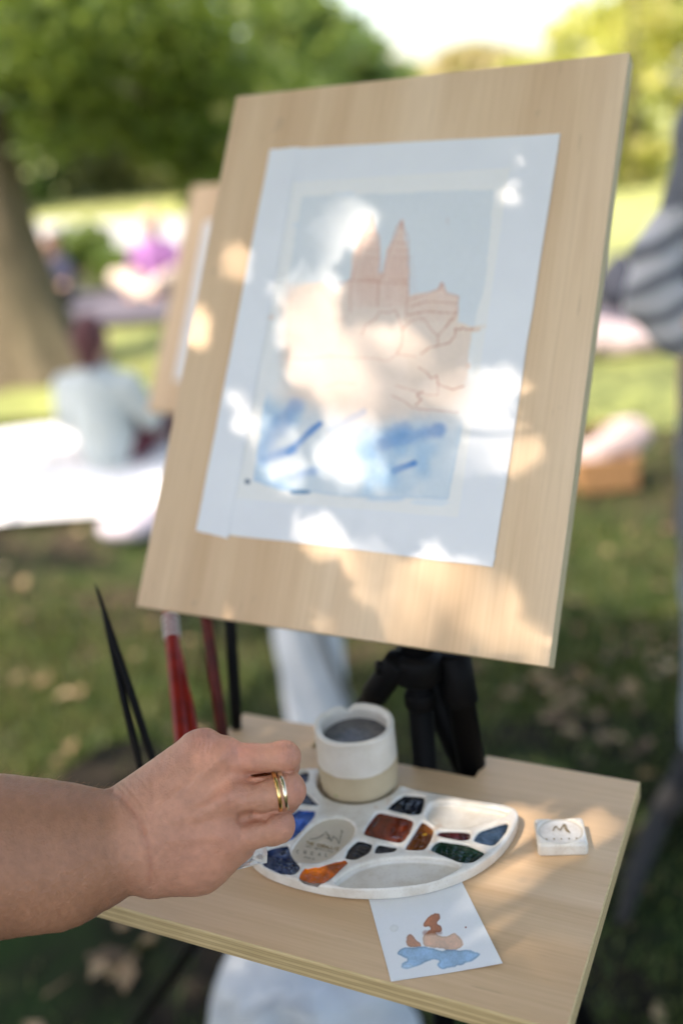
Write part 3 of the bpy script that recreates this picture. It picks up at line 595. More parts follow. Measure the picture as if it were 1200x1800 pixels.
# ---- stoneware palette
PH = .0105; ZP = ZT+.0008
def pal(pts, z=ZP+PH): return np.array([onz(*Z2(*p), z)[:2] for p in pts])
def smooth_poly(P, n=3, t=.25):
    P = np.asarray(P)
    for _ in range(n): P = np.stack([(1-t)*P+t*np.roll(P, -1, 0), t*P+(1-t)*np.roll(P, -1, 0)], 1).reshape(-1, 2)
    return P
mug_c = onz(633.5, 1385, ZT); mug_r = 71*depth_of(mug_c+A(0, 0, .04))/FPX*.985
outl = pal([(1098, 525), (1085, 580), (1040, 648), (965, 712), (870, 760), (760, 795), (640, 815), (520, 820), (400, 812), (300, 792), (200, 765), (120, 730), (60, 670), (30, 590), (60, 500), (130, 430), (210, 385), (290, 358), (420, 372), (650, 425), (690, 438), (760, 450), (850, 468), (960, 486), (1060, 502)])
outl = smooth_poly(outl, 2)
WELLS = {  # name: (points, depth, paint rgb or None)
 'black': ([(660, 460), (745, 468), (727, 536), (690, 538), (592, 516)], .006, (.006, .007, .012)),
 'mix_upper': ([(775, 488), (850, 488), (1062, 523), (1045, 545), (930, 577), (870, 592), (790, 582), (742, 550), (752, 508)], .005, None),
 'red_brown': ([(560, 528), (590, 528), (702, 556), (686, 602), (655, 647), (507, 613), (528, 573)], .006, (.14, .022, .006)),
 'brown': ([(733, 558), (777, 592), (762, 637), (740, 671), (662, 670), (698, 612)], .006, (.10, .030, .004)),
 'dark_red': ([(798, 597), (914, 601), (910, 630), (880, 635), (786, 616)], .005, (.045, .003, .005)),
 'slate_blue': ([(1058, 562), (1047, 602), (1000, 657), (922, 637), (943, 600)], .006, (.018, .035, .06)),
 'dark_green': ([(790, 632), (900, 648), (975, 680), (922, 717), (880, 718), (757, 670)], .006, (.004, .018, .010)),
 'violet_black': ([(490, 630), (547, 645), (531, 682), (480, 707), (440, 702), (454, 665)], .006, (.008, .006, .010)),
 'ink': ([(563, 646), (640, 659), (627, 677), (551, 684)], .005, (.005, .006, .010)),
 'orange': ([(288, 740), (330, 736), (440, 709), (452, 717), (422, 746), (372, 792), (330, 797), (265, 777)], .0045, (.62, .12, .006)),
 'indigo': ([(140, 668), (228, 648), (238, 690), (276, 735), (250, 764), (200, 757), (130, 725)], .006, (.010, .020, .060)),
 'blue': ([(262, 514), (330, 520), (326, 545), (246, 632), (150, 650), (190, 570)], .006, (.012, .075, .34)),
 'navy': ([(270, 446), (292, 450), (347, 503), (300, 500), (240, 490)], .006, (.008, .015, .04)),
 'violet': ([(280, 376), (306, 372), (302, 412), (270, 425), (240, 400)], .006, (.012, .010, .03)),
 'mix_lower': ([(398, 798), (418, 772), (480, 732), (560, 707), (650, 697), (740, 697), (830, 707), (884, 726), (850, 752), (780, 782), (680, 801), (560, 810), (450, 808)], .0055, None),
 'stamp': ([(236, 682), (258, 640), (310, 582), (370, 552), (430, 548), (477, 570), (482, 606), (450, 642), (400, 692), (350, 717), (290, 720), (250, 707)], .0022, None)}
WP = {k: smooth_poly(smooth_poly(pal(w[0], ZP+PH), 1, .14) if w[2] else pal(w[0], ZP+PH), 1) for k, w in WELLS.items()}
def smax(a, b, k): return -smin(-a, -b, k)
def palette_sdf(P):
    XY = P[:, :2]; z = P[:, 2]-ZP
    d2 = polyd(XY, outl); d2 = smax(d2, (mug_r+.0028)-np.linalg.norm(XY-mug_c[:2], axis=1), .003)
    d = smax(smax(d2, z-PH, .003), .0-z, .002)
    for k, w in WELLS.items():
        q = WP[k]; lo, hi = q.min(0)-.008, q.max(0)+.008; m = np.all((XY > lo) & (XY < hi), axis=1)
        if m.any():
            e = smax(polyd(XY[m], q), (PH-w[1])-z[m], .002); d[m] = smax(d[m], -e, .0022)
    return d
lo = np.r_[outl.min(0)-.004, ZP-.003]; hi = np.r_[outl.max(0)+.004, ZP+PH+.003]
# plan distances are the same on every level, so sample the plan once
def palette_mesh(h):
    nx, ny, nz = (np.ceil((hi-lo)/h).astype(int)+1)
    xs, ys, zs = [lo[i]+h*np.arange(k) for i, k in enumerate((nx, ny, nz))]
    XX, YY = np.meshgrid(xs, ys, indexing='ij'); XY = np.c_[XX.ravel(), YY.ravel()]
    d2 = polyd(XY, outl); d2 = smax(d2, (mug_r+.0028)-np.linalg.norm(XY-mug_c[:2], axis=1), .003)
    wd = {}
    for k in WELLS:
        q = WP[k]; m = np.all((XY > q.min(0)-.008) & (XY < q.max(0)+.008), axis=1); v = np.full(len(XY), .1); v[m] = polyd(XY[m], q); wd[k] = v
    cache = dict(zip(map(tuple, np.round(XY, 7)), range(0)))
    def f(P):
        i = np.rint((P[:, 0]-lo[0])/h).astype(int)*ny+np.rint((P[:, 1]-lo[1])/h).astype(int); z = P[:, 2]-ZP
        d = smax(smax(d2[i], z-PH, .003), -z, .002)
        for k, w in WELLS.items(): d = smax(d, -smax(wd[k][i], (PH-w[1])-z, .002), .0022)
        return d
    return nets(f, lo, hi-h*.5, h)
palette = empty('paint_palette', (float(outl[:, 0].mean()), float(outl[:, 1].mean()), ZP), 'crescent-shaped cream stoneware paint palette with wells of wet colour', 'palette')
M_glaze = NT('cream_glaze'); _v = M_glaze.co(); _s = M_glaze.n('TexVoronoi', Vector=_v, Scale=520.); _b = M_glaze.noise(_v, 55, 4)
_c = M_glaze.ramp(_b, [(.35, (.60, .54, .46)), (.6, (.72, .68, .61))]); _c = M_glaze.mix(M_glaze.ramp(_s.outputs['Distance'], [(.10, (.55, .55, .55)), (.2, (0, 0, 0))]), _c, (.36, .27, .18))
_st = M_glaze.noise(_v, 34, 3); _c = M_glaze.mix(M_glaze.ramp(_st, [(.66, (0, 0, 0)), (.74, (.55, .55, .55))]), _c, (.50, .27, .12))
M_glaze.p(Base__Color=_c, Roughness=.22, Coat__Weight=.4, Coat__Roughness=.08); M_glaze.bump(_b, .15, .001); M_glaze = M_glaze.m
M_clay = NT('bare_clay'); _v = M_clay.co(); _b = M_clay.noise(_v, 300, 4); _c = M_clay.ramp(M_clay.noise(_v, 25, 3), [(.3, (.52, .43, .32)), (.7, (.60, .52, .40))])
M_clay.p(Base__Color=_c, Roughness=.7); M_clay.bump(_b, .2, .0006); M_clay = M_clay.m
V, F = palette_mesh(.00075); mk('body', V, F, M_glaze, palette, True)
def paint_mat(name, c, pat):
    t = NT('paint_'+name); v = t.co(); f = t.noise(v, 40, 3, .5, 1.6); g = t.noise(v, 30, 2, .5, .8); lo_ = tuple(x*.5 for x in c); hi_ = tuple(min(1, x*1.9+.003) for x in c)
    col = t.ramp(f, [(.36, lo_), (.52, c), (.66, hi_)])
    if name == 'brown': col = t.mix(t.ramp(t.noise(v, 70, 2), [(.64, (0, 0, 0)), (.68, (1, 1, 1))]), col, (.55, .32, .01))
    t.p(Base__Color=col, Roughness=.05, Specular__IOR__Level=.38); t.bump(t.math('ADD', f, t.math('MULTIPLY', g, 1.5)), .7 if pat else .4, .006); return t.m
def fill_poly(name, q, z, m, parent, wav=.0004, inset=0):
    q = np.asarray(q); c0 = q.mean(0); n = len(q); R = 9; V = [(*c0, z)]; F = []
    for r in range(1, R+1):
        t = r/R
        for p in q:
            xy = c0+(p-c0)*t*(1-inset); V.append((*xy, z+wav*math.sin(xy[0]*900+xy[1]*500)*math.cos(xy[1]*800)+(.0007 if r == R else 0)))
    for i in range(n): F.append((0, 1+i, 1+(i+1) % n))
    for r in range(R-1):
        for i in range(n): F.append((1+r*n+i, 1+(r+1)*n+i, 1+(r+1)*n+(i+1) % n, 1+r*n+(i+1) % n))
    return mk(name, V, F, m, parent, True)
for k, w in WELLS.items():
    if w[2]: fill_poly('paint', WP[k], ZP+PH-.0028 if k != 'orange' else ZP+PH-.0018, paint_mat(k, w[2], k in ('indigo', 'blue', 'orange', 'slate_blue')), palette, .00045 if k not in ('orange', 'indigo', 'blue') else .0007)
sp = fill_poly('stamp_panel', WP['stamp'], ZP+PH-.0021, M_clay, palette, 0, -.0)
M_ink = NT('stamp_ink'); M_ink.p(Base__Color=(.20, .18, .14), Roughness=.8); M_ink = M_ink.m
M_inkb = NT('stamp_ink_brown'); M_inkb.p(Base__Color=(.26, .17, .06), Roughness=.8); M_inkb = M_inkb.m
def ribbon(pts, wd, z, fn):
    V, F = [], []
    for a, b in zip(pts[:-1], pts[1:]):
        a, b = A(*a), A(*b); d = (b-a)/np.linalg.norm(b-a); nn = A(-d[1], d[0])*wd/2; i = len(V)
        for p in (a-nn-d*wd*.3, b-nn+d*wd*.3, b+nn+d*wd*.3, a+nn-d*wd*.3): V.append(fn(p, z))
        F.append((i, i+1, i+2, i+3))
    return V, F
def stampmark(name, lines, wd, m, z, fn, parent):
    V, F = [], []
    for l in lines:
        v, f = ribbon(l, wd, z, fn); F += [tuple(j+len(V) for j in q) for q in f]; V += v
    return mk(name, V, F, m, parent)
zs_ = ZP+PH-.0021+.0009
f2 = lambda p, z: tuple(onz(*Z2(p[0], p[1]), z))
stampmark('stamp_mark', [[(310, 632), (330, 630), (350, 622), (372, 604), (385, 632), (372, 628)], [(378, 615), (390, 640), (398, 622), (412, 632), (418, 648)], [(431, 600), (424, 628), (420, 650)], [(427, 598), (434, 606)]], 3.2, M_ink, zs_, f2, palette)
GL = {'T': [[(0, 0), (1, 0)], [(.5, 0), (.5, 1)]], 'H': [[(0, 0), (0, 1)], [(1, 0), (1, 1)], [(0, .5), (1, .5)]], 'E': [[(1, 0), (0, 0), (0, 1), (1, 1)], [(0, .5), (.8, .5)]], 'C': [[(1, .1), (.5, 0), (0, .3), (0, .7), (.5, 1), (1, .9)]],
      'R': [[(0, 1), (0, 0), (.9, 0), (.9, .5), (0, .5), (1, 1)]], 'A': [[(0, 1), (.5, 0), (1, 1)], [(.2, .6), (.8, .6)]], 'L': [[(0, 0), (0, 1), (1, 1)]], 'O': [[(.5, 0), (0, .3), (0, .7), (.5, 1), (1, .7), (1, .3), (.5, 0)]],
      'P': [[(0, 1), (0, 0), (.9, 0), (.9, .5), (0, .5)]], 'I': [[(.5, 0), (.5, 1)]], 'S': [[(1, 0), (.1, 0), (0, .4), (1, .6), (.9, 1), (0, 1)]], 'N': [[(0, 1), (0, 0), (1, 1), (1, 0)]], 'D': [[(0, 0), (.7, .1), (1, .5), (.7, .9), (0, 1), (0, 0)]], ' ': []}
def word(txt, x, y, w, h, dx, dy, sk):
    out = []
    for i, ch in enumerate(txt):
        for l in GL[ch]: out.append([(x+i*dx+a*w-b*sk, y+i*dy+b*h+a*dy*.8) for a, b in l])
    return out
stampmark('stamp_text', word('THE CORALLIE', 298, 640, 7, 10, 10.4, 2.1, 3), 2.4, M_inkb, zs_, f2, palette)
stampmark('stamp_text', word('ART POTTERIES', 296, 655, 4.5, 6, 8, 1.7, 2) if False else word('ART CREATIONS', 296, 655, 4.5, 6, 8, 1.7, 2), 1.3, M_ink, zs_, f2, palette)
stampmark('stamp_text', word('CREAL', 262, 672, 8, 11, 27, 3.5, 3) + [[(330, 668), (336, 672)]], 2.6, M_ink, zs_, f2, palette)
stampmark('stamp_text', word('PARIS', 290, 697, 5, 6, 8, 1.5, 2), 1.5, M_ink, zs_, f2, palette)
# ---- water pot
mh = .01
while proj(mug_c+A(0, 0, mh))[0][1] > 1271: mh += .0005
pot = empty('water_pot', tuple(mug_c), 'two-tone cream and tan stoneware water pot with chipped rim', 'pot')
na = math.atan2(*(onz(612, 1240, ZT+mh)-mug_c)[:2][::-1])
def rim(r, z, a, i):
    da = (a-na+math.pi) % (2*math.pi)-math.pi; k = math.exp(-(da/.13)**2)
    if z > mh*.86: z -= .0052*k*(z-mh*.86)/(mh*.14)
    r *= 1+.006*math.sin(2*a+z*40)+.003*math.sin(5*a); return r, z+(.0006*math.sin(3*a) if z > mh*.8 else 0)
R0 = mug_r; tk = .0052
prof = [(R0*.5, .0005), (R0*.90, .0005), (R0*.955, .002), (R0*.97, mh*.1)] + [(R0*(.97+.03*math.sin(t*3)), mh*t) for t in np.linspace(.18, .93, 14)] + [(R0*.995, mh*.965), (R0*.98, mh*.988), (R0-tk*.5, mh), (R0-tk*.9, mh*.99), (R0-tk*1.1, mh*.96)] + [(R0-tk*1.1, mh*t) for t in (.9, .75, .5, .2)] + [(R0*.5, mh*.12), (.001, mh*.12)]
M_pot = NT('pot_glaze'); _tc = M_pot.n('TexCoord'); _sp = M_pot.n('SeparateXYZ', Vector=_tc.outputs['Object']); _v = M_pot.co(); _b = M_pot.noise(_v, 40, 4); _g = M_pot.noise(_v, 420, 3)
_e = M_pot.math('ADD', _sp.outputs[2], M_pot.math('MULTIPLY', M_pot.math('SUBTRACT', _b, .5), .004)); _k = M_pot.ramp(M_pot.math('MULTIPLY', _e, 1/(mh*1.0)), [(.50, (0, 0, 0)), (.512, (1, 1, 1))])
_vs = M_pot.n('TexVoronoi', Vector=_v, Scale=330.); _wh = M_pot.mix(M_pot.ramp(_vs.outputs['Distance'], [(.08, (.5, .5, .5)), (.16, (0, 0, 0))]), M_pot.ramp(_b, [(.3, (.68, .62, .53)), (.7, (.78, .73, .66))]), (.4, .3, .2))
_ta = M_pot.ramp(_b, [(.3, (.47, .37, .235)), (.7, (.55, .45, .30))]); _gs = M_pot.n('TexNoise', Vector=_v, Scale=60.); _ta = M_pot.mix(M_pot.ramp(_gs.outputs[0], [(.70, (0, 0, 0)), (.74, (.5, .5, .5))]), _ta, (.25, .33, .10))
M_pot.p(Base__Color=M_pot.mix(_k, _ta, _wh), Roughness=M_pot.mix(_k, (.75, .75, .75), (.3, .3, .3))); M_pot.bump(M_pot.math('ADD', _g, M_pot.math('MULTIPLY', _k, 2)), .25, .0006); M_pot = M_pot.m
V, F = lathe(prof, mug_c, 96, rim); mk('vessel', V, F, M_pot, pot, True)
M_water = NT('grey_paint_water'); _v = M_water.co(); _bb = M_water.n('TexVoronoi', Vector=_v, Scale=210.); _f = M_water.noise(_v, 60, 4, .6, .6)
M_water.p(Base__Color=M_water.ramp(_f, [(.35, (.08, .08, .09)), (.6, (.17, .16, .16))]), Roughness=.05, IOR=1.33, Specular__IOR__Level=.5); M_water.bump(M_water.math('ADD', M_water.ramp(_bb.outputs['Distance'], [(.15, (1, 1, 1)), (.35, (0, 0, 0))]), _f), .35, .004); M_water = M_water.m
wv_, wf_ = lathe([((R0-tk*1.12)*t, mh*.80-.0004*(t < .98)) for t in np.linspace(1, .004, 9)], mug_c, 64); mk('water', wv_, [f[::-1] for f in wf_], M_water, pot, True)
# ---- small stamped tile
tc_ = [onz(943, 1508, ZT), onz(1036, 1506, ZT)]; w_ = tc_[1]-tc_[0]; w_len = np.linalg.norm(w_[:2]); tx_ = w_/np.linalg.norm(w_); tyv = A(-tx_[1], tx_[0], 0)
t_org = tc_[0]; far = onz(937, 1438, ZT+.0105)-t_org; dl = float(far@tyv)
tile = empty('paint_tile', tuple(t_org+tx_*w_len/2+tyv*dl/2), 'small square white glazed tile with a stamped round face', 'tile')
def tile_sdf(P):
    q = P-t_org; x = q@tx_-w_len/2; y = q@tyv-dl/2; z = q[:, 2]-.0055
    ax, ay, az = np.abs(x)-(w_len/2-.0035), np.abs(y)-(dl/2-.0035), np.abs(z)-(.0052-.0022)
    o = np.stack([ax, ay, az*1.0], 1); d = np.linalg.norm(np.clip(o, 0, None), axis=1)+np.minimum(o.max(1), 0)-.0028
    e = (np.hypot(x/(w_len*.43), (y-.0008)/(dl*.44))-1)*dl*.43; return smax(d, -smax(e, .0040-z, .001), .0015)
cc = t_org+tx_*w_len/2+tyv*dl/2; V, F = nets(tile_sdf, cc-A(.03, .03, .003), cc+A(.03, .03, .014), .0007); mk('body', V, F, M_glaze, tile, True)
el = [(cc+tx_*w_len*.425*math.cos(a)+tyv*(dl*.435*math.sin(a)+.0008))[:2] for a in np.linspace(0, 2*math.pi, 40, endpoint=False)]
M_clay2 = simple('stamped_clay', (.50, .45, .38), .6, .06, 30); fill_poly('face', el, ZT+.0093, M_clay2, tile, 0)
f4 = lambda p, z: tuple(onz(900+p[0]/6.667, 1400+p[1]/6.667, z))
stampmark('stamp_mark', [[(475, 400), (490, 362), (515, 350), (540, 385), (560, 392), (598, 325), (620, 330), (640, 385), (675, 425)], [(600, 330), (630, 400), (660, 415)]], 12, M_inkb, ZT+.0105, f4, tile)
stampmark('stamp_text', [[(x-7, y-6), (x+7, y), (x-3, y+8)] for x, y in ((400, 500), (487, 498), (573, 495), (662, 493), (750, 490))], 9, M_inkb, ZT+.0105, f4, tile)
# ---- test card with swatches
zc = ZT+.0004
k0, k1, k2, k3 = [onz(*Z2(*p), zc) for p in ((615, 1168), (1035, 1105), (885, 800), (535, 872))]
card = empty('test_card', tuple((k0+k1+k2+k3)/4), 'white watercolour test card with brown and blue brush marks, tucked under the palette', 'card')
nx_, ny_ = 190, 170; s_, t_ = np.meshgrid(np.linspace(0, 1, nx_), np.linspace(0, 1.12, ny_), indexing='ij'); s_, t_ = s_.ravel(), t_.ravel()
Wc = k0*((1-s_)*(1-t_))[:, None]+k1*(s_*(1-t_))[:, None]+k2*(s_*t_)[:, None]+k3*((1-s_)*t_)[:, None]
uvc = proj(Wc); P = np.c_[(uvc[:, 0]-400)*1200/560., (uvc[:, 1]-1180)*1200/560.]
i = np.arange(nx_*ny_).reshape(nx_, ny_); Fc = np.stack([i[:-1, :-1].ravel(), i[1:, :-1].ravel(), i[1:, 1:].ravel(), i[:-1, 1:].ravel()], 1)
w1 = vnoise(P, 22, 21); w2 = vnoise(P, 60, 22); w3 = vnoise(P, 5, 23, 2)
c = np.tile(A(.84, .84, .83), (len(P), 1))*(1-.03*(w3-.5)[:, None])
def swatch(pts, col, al=.92, nz=12, hard=2.6):
    global c
    d = polyd(P, smooth_poly(pts, 2))+(w1-.5)*nz; m = al*sm(hard, -hard, d); e = np.exp(-((d+3)/3.5)**2)
    k = np.array(col)*(1+.75*(w2-.5)[:, None]+.3*(w3-.5)[:, None])*(1-.28*e[:, None]); c = c*(1-m[:, None])+m[:, None]*k
swatch([(730, 962), (745, 935), (775, 910), (800, 912), (800, 935), (785, 950), (808, 960), (808, 985), (770, 985), (745, 992), (770, 962)], (.50, .15, .045))
swatch([(668, 995), (690, 988), (710, 1010), (730, 1035), (715, 1040), (672, 1038)], (.60, .22, .08), .85)
swatch([(740, 985), (775, 975), (800, 1000), (830, 1000), (850, 985), (880, 1005), (888, 1040), (850, 1055), (800, 1045), (740, 1038), (735, 1010)], (.74, .38, .19), .75)
d = seg(P, (740, 985), (800, 985))[0]; m = .6*sm(14, 2, d+(w1-.5)*10); c = c*(1-m[:, None])+m[:, None]*A(.30, .07, .02)
swatch([(633, 1062), (660, 1042), (700, 1040), (760, 1038), (800, 1050), (850, 1052), (900, 1050), (960, 1066), (930, 1090), (890, 1105), (840, 1120), (800, 1122), (785, 1105), (800, 1088), (770, 1085), (745, 1100), (700, 1115), (660, 1122), (645, 1110), (680, 1085), (660, 1078)], (.28, .47, .66), .9)
swatch([(648, 1118), (660, 1100), (690, 1098), (700, 1115), (660, 1124)], (.50, .66, .78), .6)
swatch([(606, 965), (630, 948), (650, 962), (640, 982), (615, 985)], (.70, .69, .60), .3)
d = np.linalg.norm(P-A(896, 966), axis=1); m = .9*sm(5, 2, d); c = c*(1-m[:, None])+m[:, None]*A(.3, .05, .02)
lift = .0035*np.clip(s_-.45, 0, 1)**1.6*np.clip(1-t_, 0, 1)
Wc = Wc+(lift)[:, None]*zz; mk('paper', np.concatenate([Wc, Wc-A(0, 0, .00025)]), np.concatenate([Fc, (Fc+len(Wc))[:, ::-1]]), vcol('card_paper', .8, .4, 1500), card, True, col=np.concatenate([c, c*0+.83]))
# ---- brushes in a small cup, and two handles leaning on the board's lower edge
M_bk = NT('black_lacquer'); _f = M_bk.noise(M_bk.co((60, 60, 60)), 6, 3); M_bk.p(Base__Color=M_bk.ramp(_f, [(.66, (.004, .004, .0045)), (.74, (.03, .025, .02))]), Roughness=.5, Specular__IOR__Level=.12); M_bk = M_bk.m
M_rd = simple('red_lacquer', (.24, .013, .005), .35, .35, 60, Specular__IOR__Level=.2); M_dr = simple('dark_red_lacquer', (.085, .010, .005), .4, .5, 60, Specular__IOR__Level=.2)
M_silver = NT('nickel_ferrule'); M_silver.p(Base__Color=(.6, .6, .6), Metallic=1, Roughness=.3); M_silver = M_silver.m
M_hair = simple('brush_hair', (.05, .03, .02), .8, .3, 200)
cupc = onz(311, 1441, ZT)
cup = empty('brush_cup', tuple(cupc), 'small stoneware cup holding brushes behind the hand', 'cup')
cr, ch = .026, .030
V, F = lathe([(.001, .0005), (cr*.9, .0005), (cr*.96, .002), (cr, .01), (cr, ch*.9), (cr*.97, ch), (cr*.9, ch*.98), (cr*.88, ch*.8), (cr*.88, .004), (.001, .004)], cupc, 40); mk('vessel', V, F, M_pot, cup, True)
BR_D = depth_of(cupc)
def brush(u0, v0, u1, v1, r, m, label, taper=True, ring=False, d0=None, d1=None, base=None):
    """butt end at (u1,v1) up in the air, working end at (u0,v0) or at a given base point"""
    a = dep(u0, v0, d0 or BR_D) if base is None else base; b = dep(u1, v1, d1 or BR_D+.03); L = b-a; ln_ = np.linalg.norm(L); L = L/ln_
    o = empty('paint_brush', tuple(a), label, 'brush', 'paint brushes standing behind the hand')
    k = [0, .18, .22, .5, .8, .96, 1.0]; rr = [r*.8, r*.95, r*1.05, r*1.1, r*.75, r*.45, r*.12] if taper else [r*.85, r, r*1.05, r*1.05, r, r, r*.9]
    V, F = tube([a+L*ln_*t for t in k], rr, 14); mk('handle', V, F, m, o, True)
    if ring:
        for j in range(4):
            c0 = a+L*ln_*(.80+.034*j); V, F = tube([c0, c0+L*.002], r*1.22, 14); mk('cord_wrap', V, F, M_cord, o, True)
    return o
M_cord = simple('white_cord', (.7, .68, .62), .8, .1, 300)
brush(258, 1396, 179, 1064, .0030, M_bk, 'slim black brush handle leaning left, shorter of the crossed pair')
brush(290, 1400, 168, 1026, .0031, M_bk, 'slim black brush handle leaning left, longer of the crossed pair')
brush(330, 1400, 297, 1062, .0066, M_rd, 'thick glossy red brush handle with white cord wrap', False, True, None, .992)
brush(362, 1405, 306, 1100, .0042, M_rd, 'thin red brush handle just right of the thick red one', True, False, None, .97)
brush(0, 0, 360, 1070, .0052, M_dr, 'dark red brush handle between the red and the black ones', False, False, None, .93, onz(397, 1335, ZT))
brush(0, 0, 404, 1075, .0052, M_bk, 'upright black brush handle with its end resting on the shelf', False, False, None, .95, onz(416, 1281, ZT))
# ================================================================ THE PAINTER'S ARM AND HAND
D0 = .69; SH = D0/FPX
def HP(u, v, z): return dep(u, v, D0-z*SH)
def R_(r, z=0): return r*(D0-z*SH)/FPX
def chain(pts):
    return [(HP(*p[:3]), HP(*q[:3]), R_(p[3], p[2]), R_(q[3], q[2])) for p, q in zip(pts[:-1], pts[1:])]
ARM = chain([(-470, 1600, 60, 150), (-250, 1545, 45, 165), (0, 1505, 10, 134), (100, 1503, 0, 122), (168, 1492, 0, 100)])
PALM = chain([(215, 1440, -25, 52), (345, 1324, -22, 37)]) + chain([(225, 1450, -5, 62), (390, 1331, 8, 38)]) + chain([(235, 1480, 0, 72), (405, 1400, 14, 44)]) + chain([(265, 1500, -8, 68), (395, 1466, 8, 43)]) + chain([(285, 1500, -25, 70), (345, 1500, -25, 64), (410, 1474, -20, 44)]) + chain([(360, 1300, -14, 15), (352, 1306, -16, 15)])
FING = [chain([(385, 1331, 10, 34), (440, 1334, 10, 24.5), (500, 1330.5, 2, 26.3), (500, 1346, -60, 24), (470, 1372, -95, 21)]),
        chain([(400, 1402, 18, 38), (450, 1399, 20, 29.5), (503, 1390, 16, 32.2), (499, 1402, -55, 28), (465, 1415, -85, 25)]),
        chain([(392, 1468, 10, 39), (440, 1461, 10, 29.5), (486, 1451, 6, 30), (480, 1458, -50, 26), (448, 1462, -75, 23)]),
        chain([(345, 1326, -24, 34), (430, 1350, -62, 28), (478, 1378, -95, 25), (480, 1405, -112, 21)]),
        chain([(300, 1450, -60, 44), (390, 1410, -95, 33), (455, 1412, -112, 27), (484, 1418, -118, 21)])]
ac = HP(100, 1503, 0)
def hand_sdf(P):
    Q = P+(((P-ac)@FW)*(1/.86-1))[:, None]*FW
    a = None
    for p in ARM:
        e = rcone(Q, *p); a = e if a is None else smin(a, e, R_(30))
    b = None
    for p in PALM:
        e = rcone(P, *p); b = e if b is None else smin(b, e, R_(30))
    f = None
    for fg in FING:
        e = None
        for p in fg:
            g = rcone(P, *p); e = g if e is None else smin(e, g, R_(12))
        f = e if f is None else smin(f, e, R_(1.5))
    return smin(a, smin(b, f, R_(9)), R_(10))
allp = np.array([p[i]+s*p[2+i] for p in ARM+PALM+sum(FING, []) for i in (0, 1) for s in (-1., 1.)])
V, F = nets(hand_sdf, allp.min(0)-.006, allp.max(0)+.006, .00085, True)
# smooth, then model the creases, tendons and knuckle folds into the surface
def vnorm(V, F):
    a, b, c, d = V[F[:, 0]], V[F[:, 1]], V[F[:, 2]], V[F[:, 3]]; n = np.cross(c-a, d-b); N = np.zeros_like(V)
    for k in range(4): np.add.at(N, F[:, k], n)
    return N/np.linalg.norm(N, axis=1)[:, None].clip(1e-12)
N = vnorm(V, F); px = proj(V); front = np.clip(-(N@FW), 0, 1)
if np.mean(((V-V.mean(0))*N).sum(1)) < 0: N = -N; F = F[:, ::-1]; front = np.clip(-(N@FW), 0, 1)
disp = np.zeros(len(V)); FR = sm(.02, .3, front)
def crease(pts, dmm, w, fr=True):
    global disp
    disp += -dmm*.001*np.exp(-(plined(px, pts)/w)**2)*(FR if fr else 1)
crease([(190, 1384), (214, 1402), (238, 1430), (252, 1462)], 1.2, 6); crease([(252, 1462), (260, 1490), (266, 1525), (268, 1556)], .6, 8)
crease([(214, 1372), (248, 1412), (268, 1450), (277, 1480)], .4, 3); crease([(236, 1358), (265, 1390), (284, 1420)], .25, 2.5); crease([(206, 1380), (236, 1412), (258, 1450)], .5, 2.5)
crease([(459, 1367), (485, 1361), (510, 1358), (532, 1355)], .7, 4); crease([(464, 1439), (483, 1427), (520, 1421)], .7, 4); crease([(463, 1439), (446, 1434), (428, 1443)], 1.8, 8); crease([(459, 1367), (448, 1371)], 1.1, 6); crease([(420, 1446), (395, 1452)], .9, 13)
crease([(350, 1410), (405, 1366), (445, 1368)], 1.6, 14); crease([(345, 1455), (400, 1434), (440, 1436)], 1.3, 13); crease([(295, 1392), (350, 1340)], .8, 10)
crease([(290, 1412), (385, 1336)], -1.1, 10); crease([(310, 1440), (400, 1402)], -1.0, 11); crease([(398, 1400), (412, 1396)], -1.0, 16); crease([(392, 1466), (404, 1462)], -.9, 16); crease([(385, 1325), (400, 1322)], -1.0, 15); crease([(300, 1478), (390, 1468)], -.4, 10)
for k in range(9): crease([(404+5.2*k, 1296+2*k), (400+5.5*k+3*math.sin(k), 1312+1.4*k), (404+5.4*k, 1336)], .34+.12*(k % 2), 1.9)
for k in range(5): crease([(340+9*k, 1284+abs(k-2)), (345+8*k, 1306), (340+9*k, 1322)], .28, 2.2)
for (x_, y0, y1) in ((498, 1302, 1330), (506, 1303, 1340), (514, 1306, 1345), (519, 1372, 1404), (526, 1376, 1408), (511, 1366, 1396)): crease([(x_, y0), (x_+3, (y0+y1)/2), (x_+1, y1)], .38, 1.8)
rn = vnoise(px+V[:, :1]*900, 26, 31, 3)-.5; disp += rn*.0006
al = (px-A(300, 1450))@A([.93, .34], ).reshape(2, 1) if False else px@A(.93, -.36); pe_ = px@A(.36, .93); disp += (vnoise(np.c_[al, pe_*.35], 6.5, 37, 2)-.5)*.00032*FR+(vnoise(np.c_[al*.4, pe_], 6, 38, 2)-.5)*.00018*FR
V = V+N*disp[:, None]
redk = np.zeros(len(V))
for (u, v, r, s_) in ((360, 1296, 40, .6), (425, 1322, 38, .8), (505, 1325, 30, .55), (525, 1390, 26, .7), (508, 1445, 26, .5), (410, 1402, 34, .35), (400, 1470, 40, .35), (350, 1500, 60, .3)): redk = np.maximum(redk, s_*np.exp(-((np.hypot(px[:, 0]-u, px[:, 1]-v))/r)**2))
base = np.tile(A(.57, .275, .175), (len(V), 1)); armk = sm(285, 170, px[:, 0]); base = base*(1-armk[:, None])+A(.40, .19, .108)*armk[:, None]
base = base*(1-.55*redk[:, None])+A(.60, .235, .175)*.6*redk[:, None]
base *= (1+.34*(vnoise(px, 60, 33, 4)-.5)+.22*(vnoise(px, 9, 35, 2)-.5))[:, None]
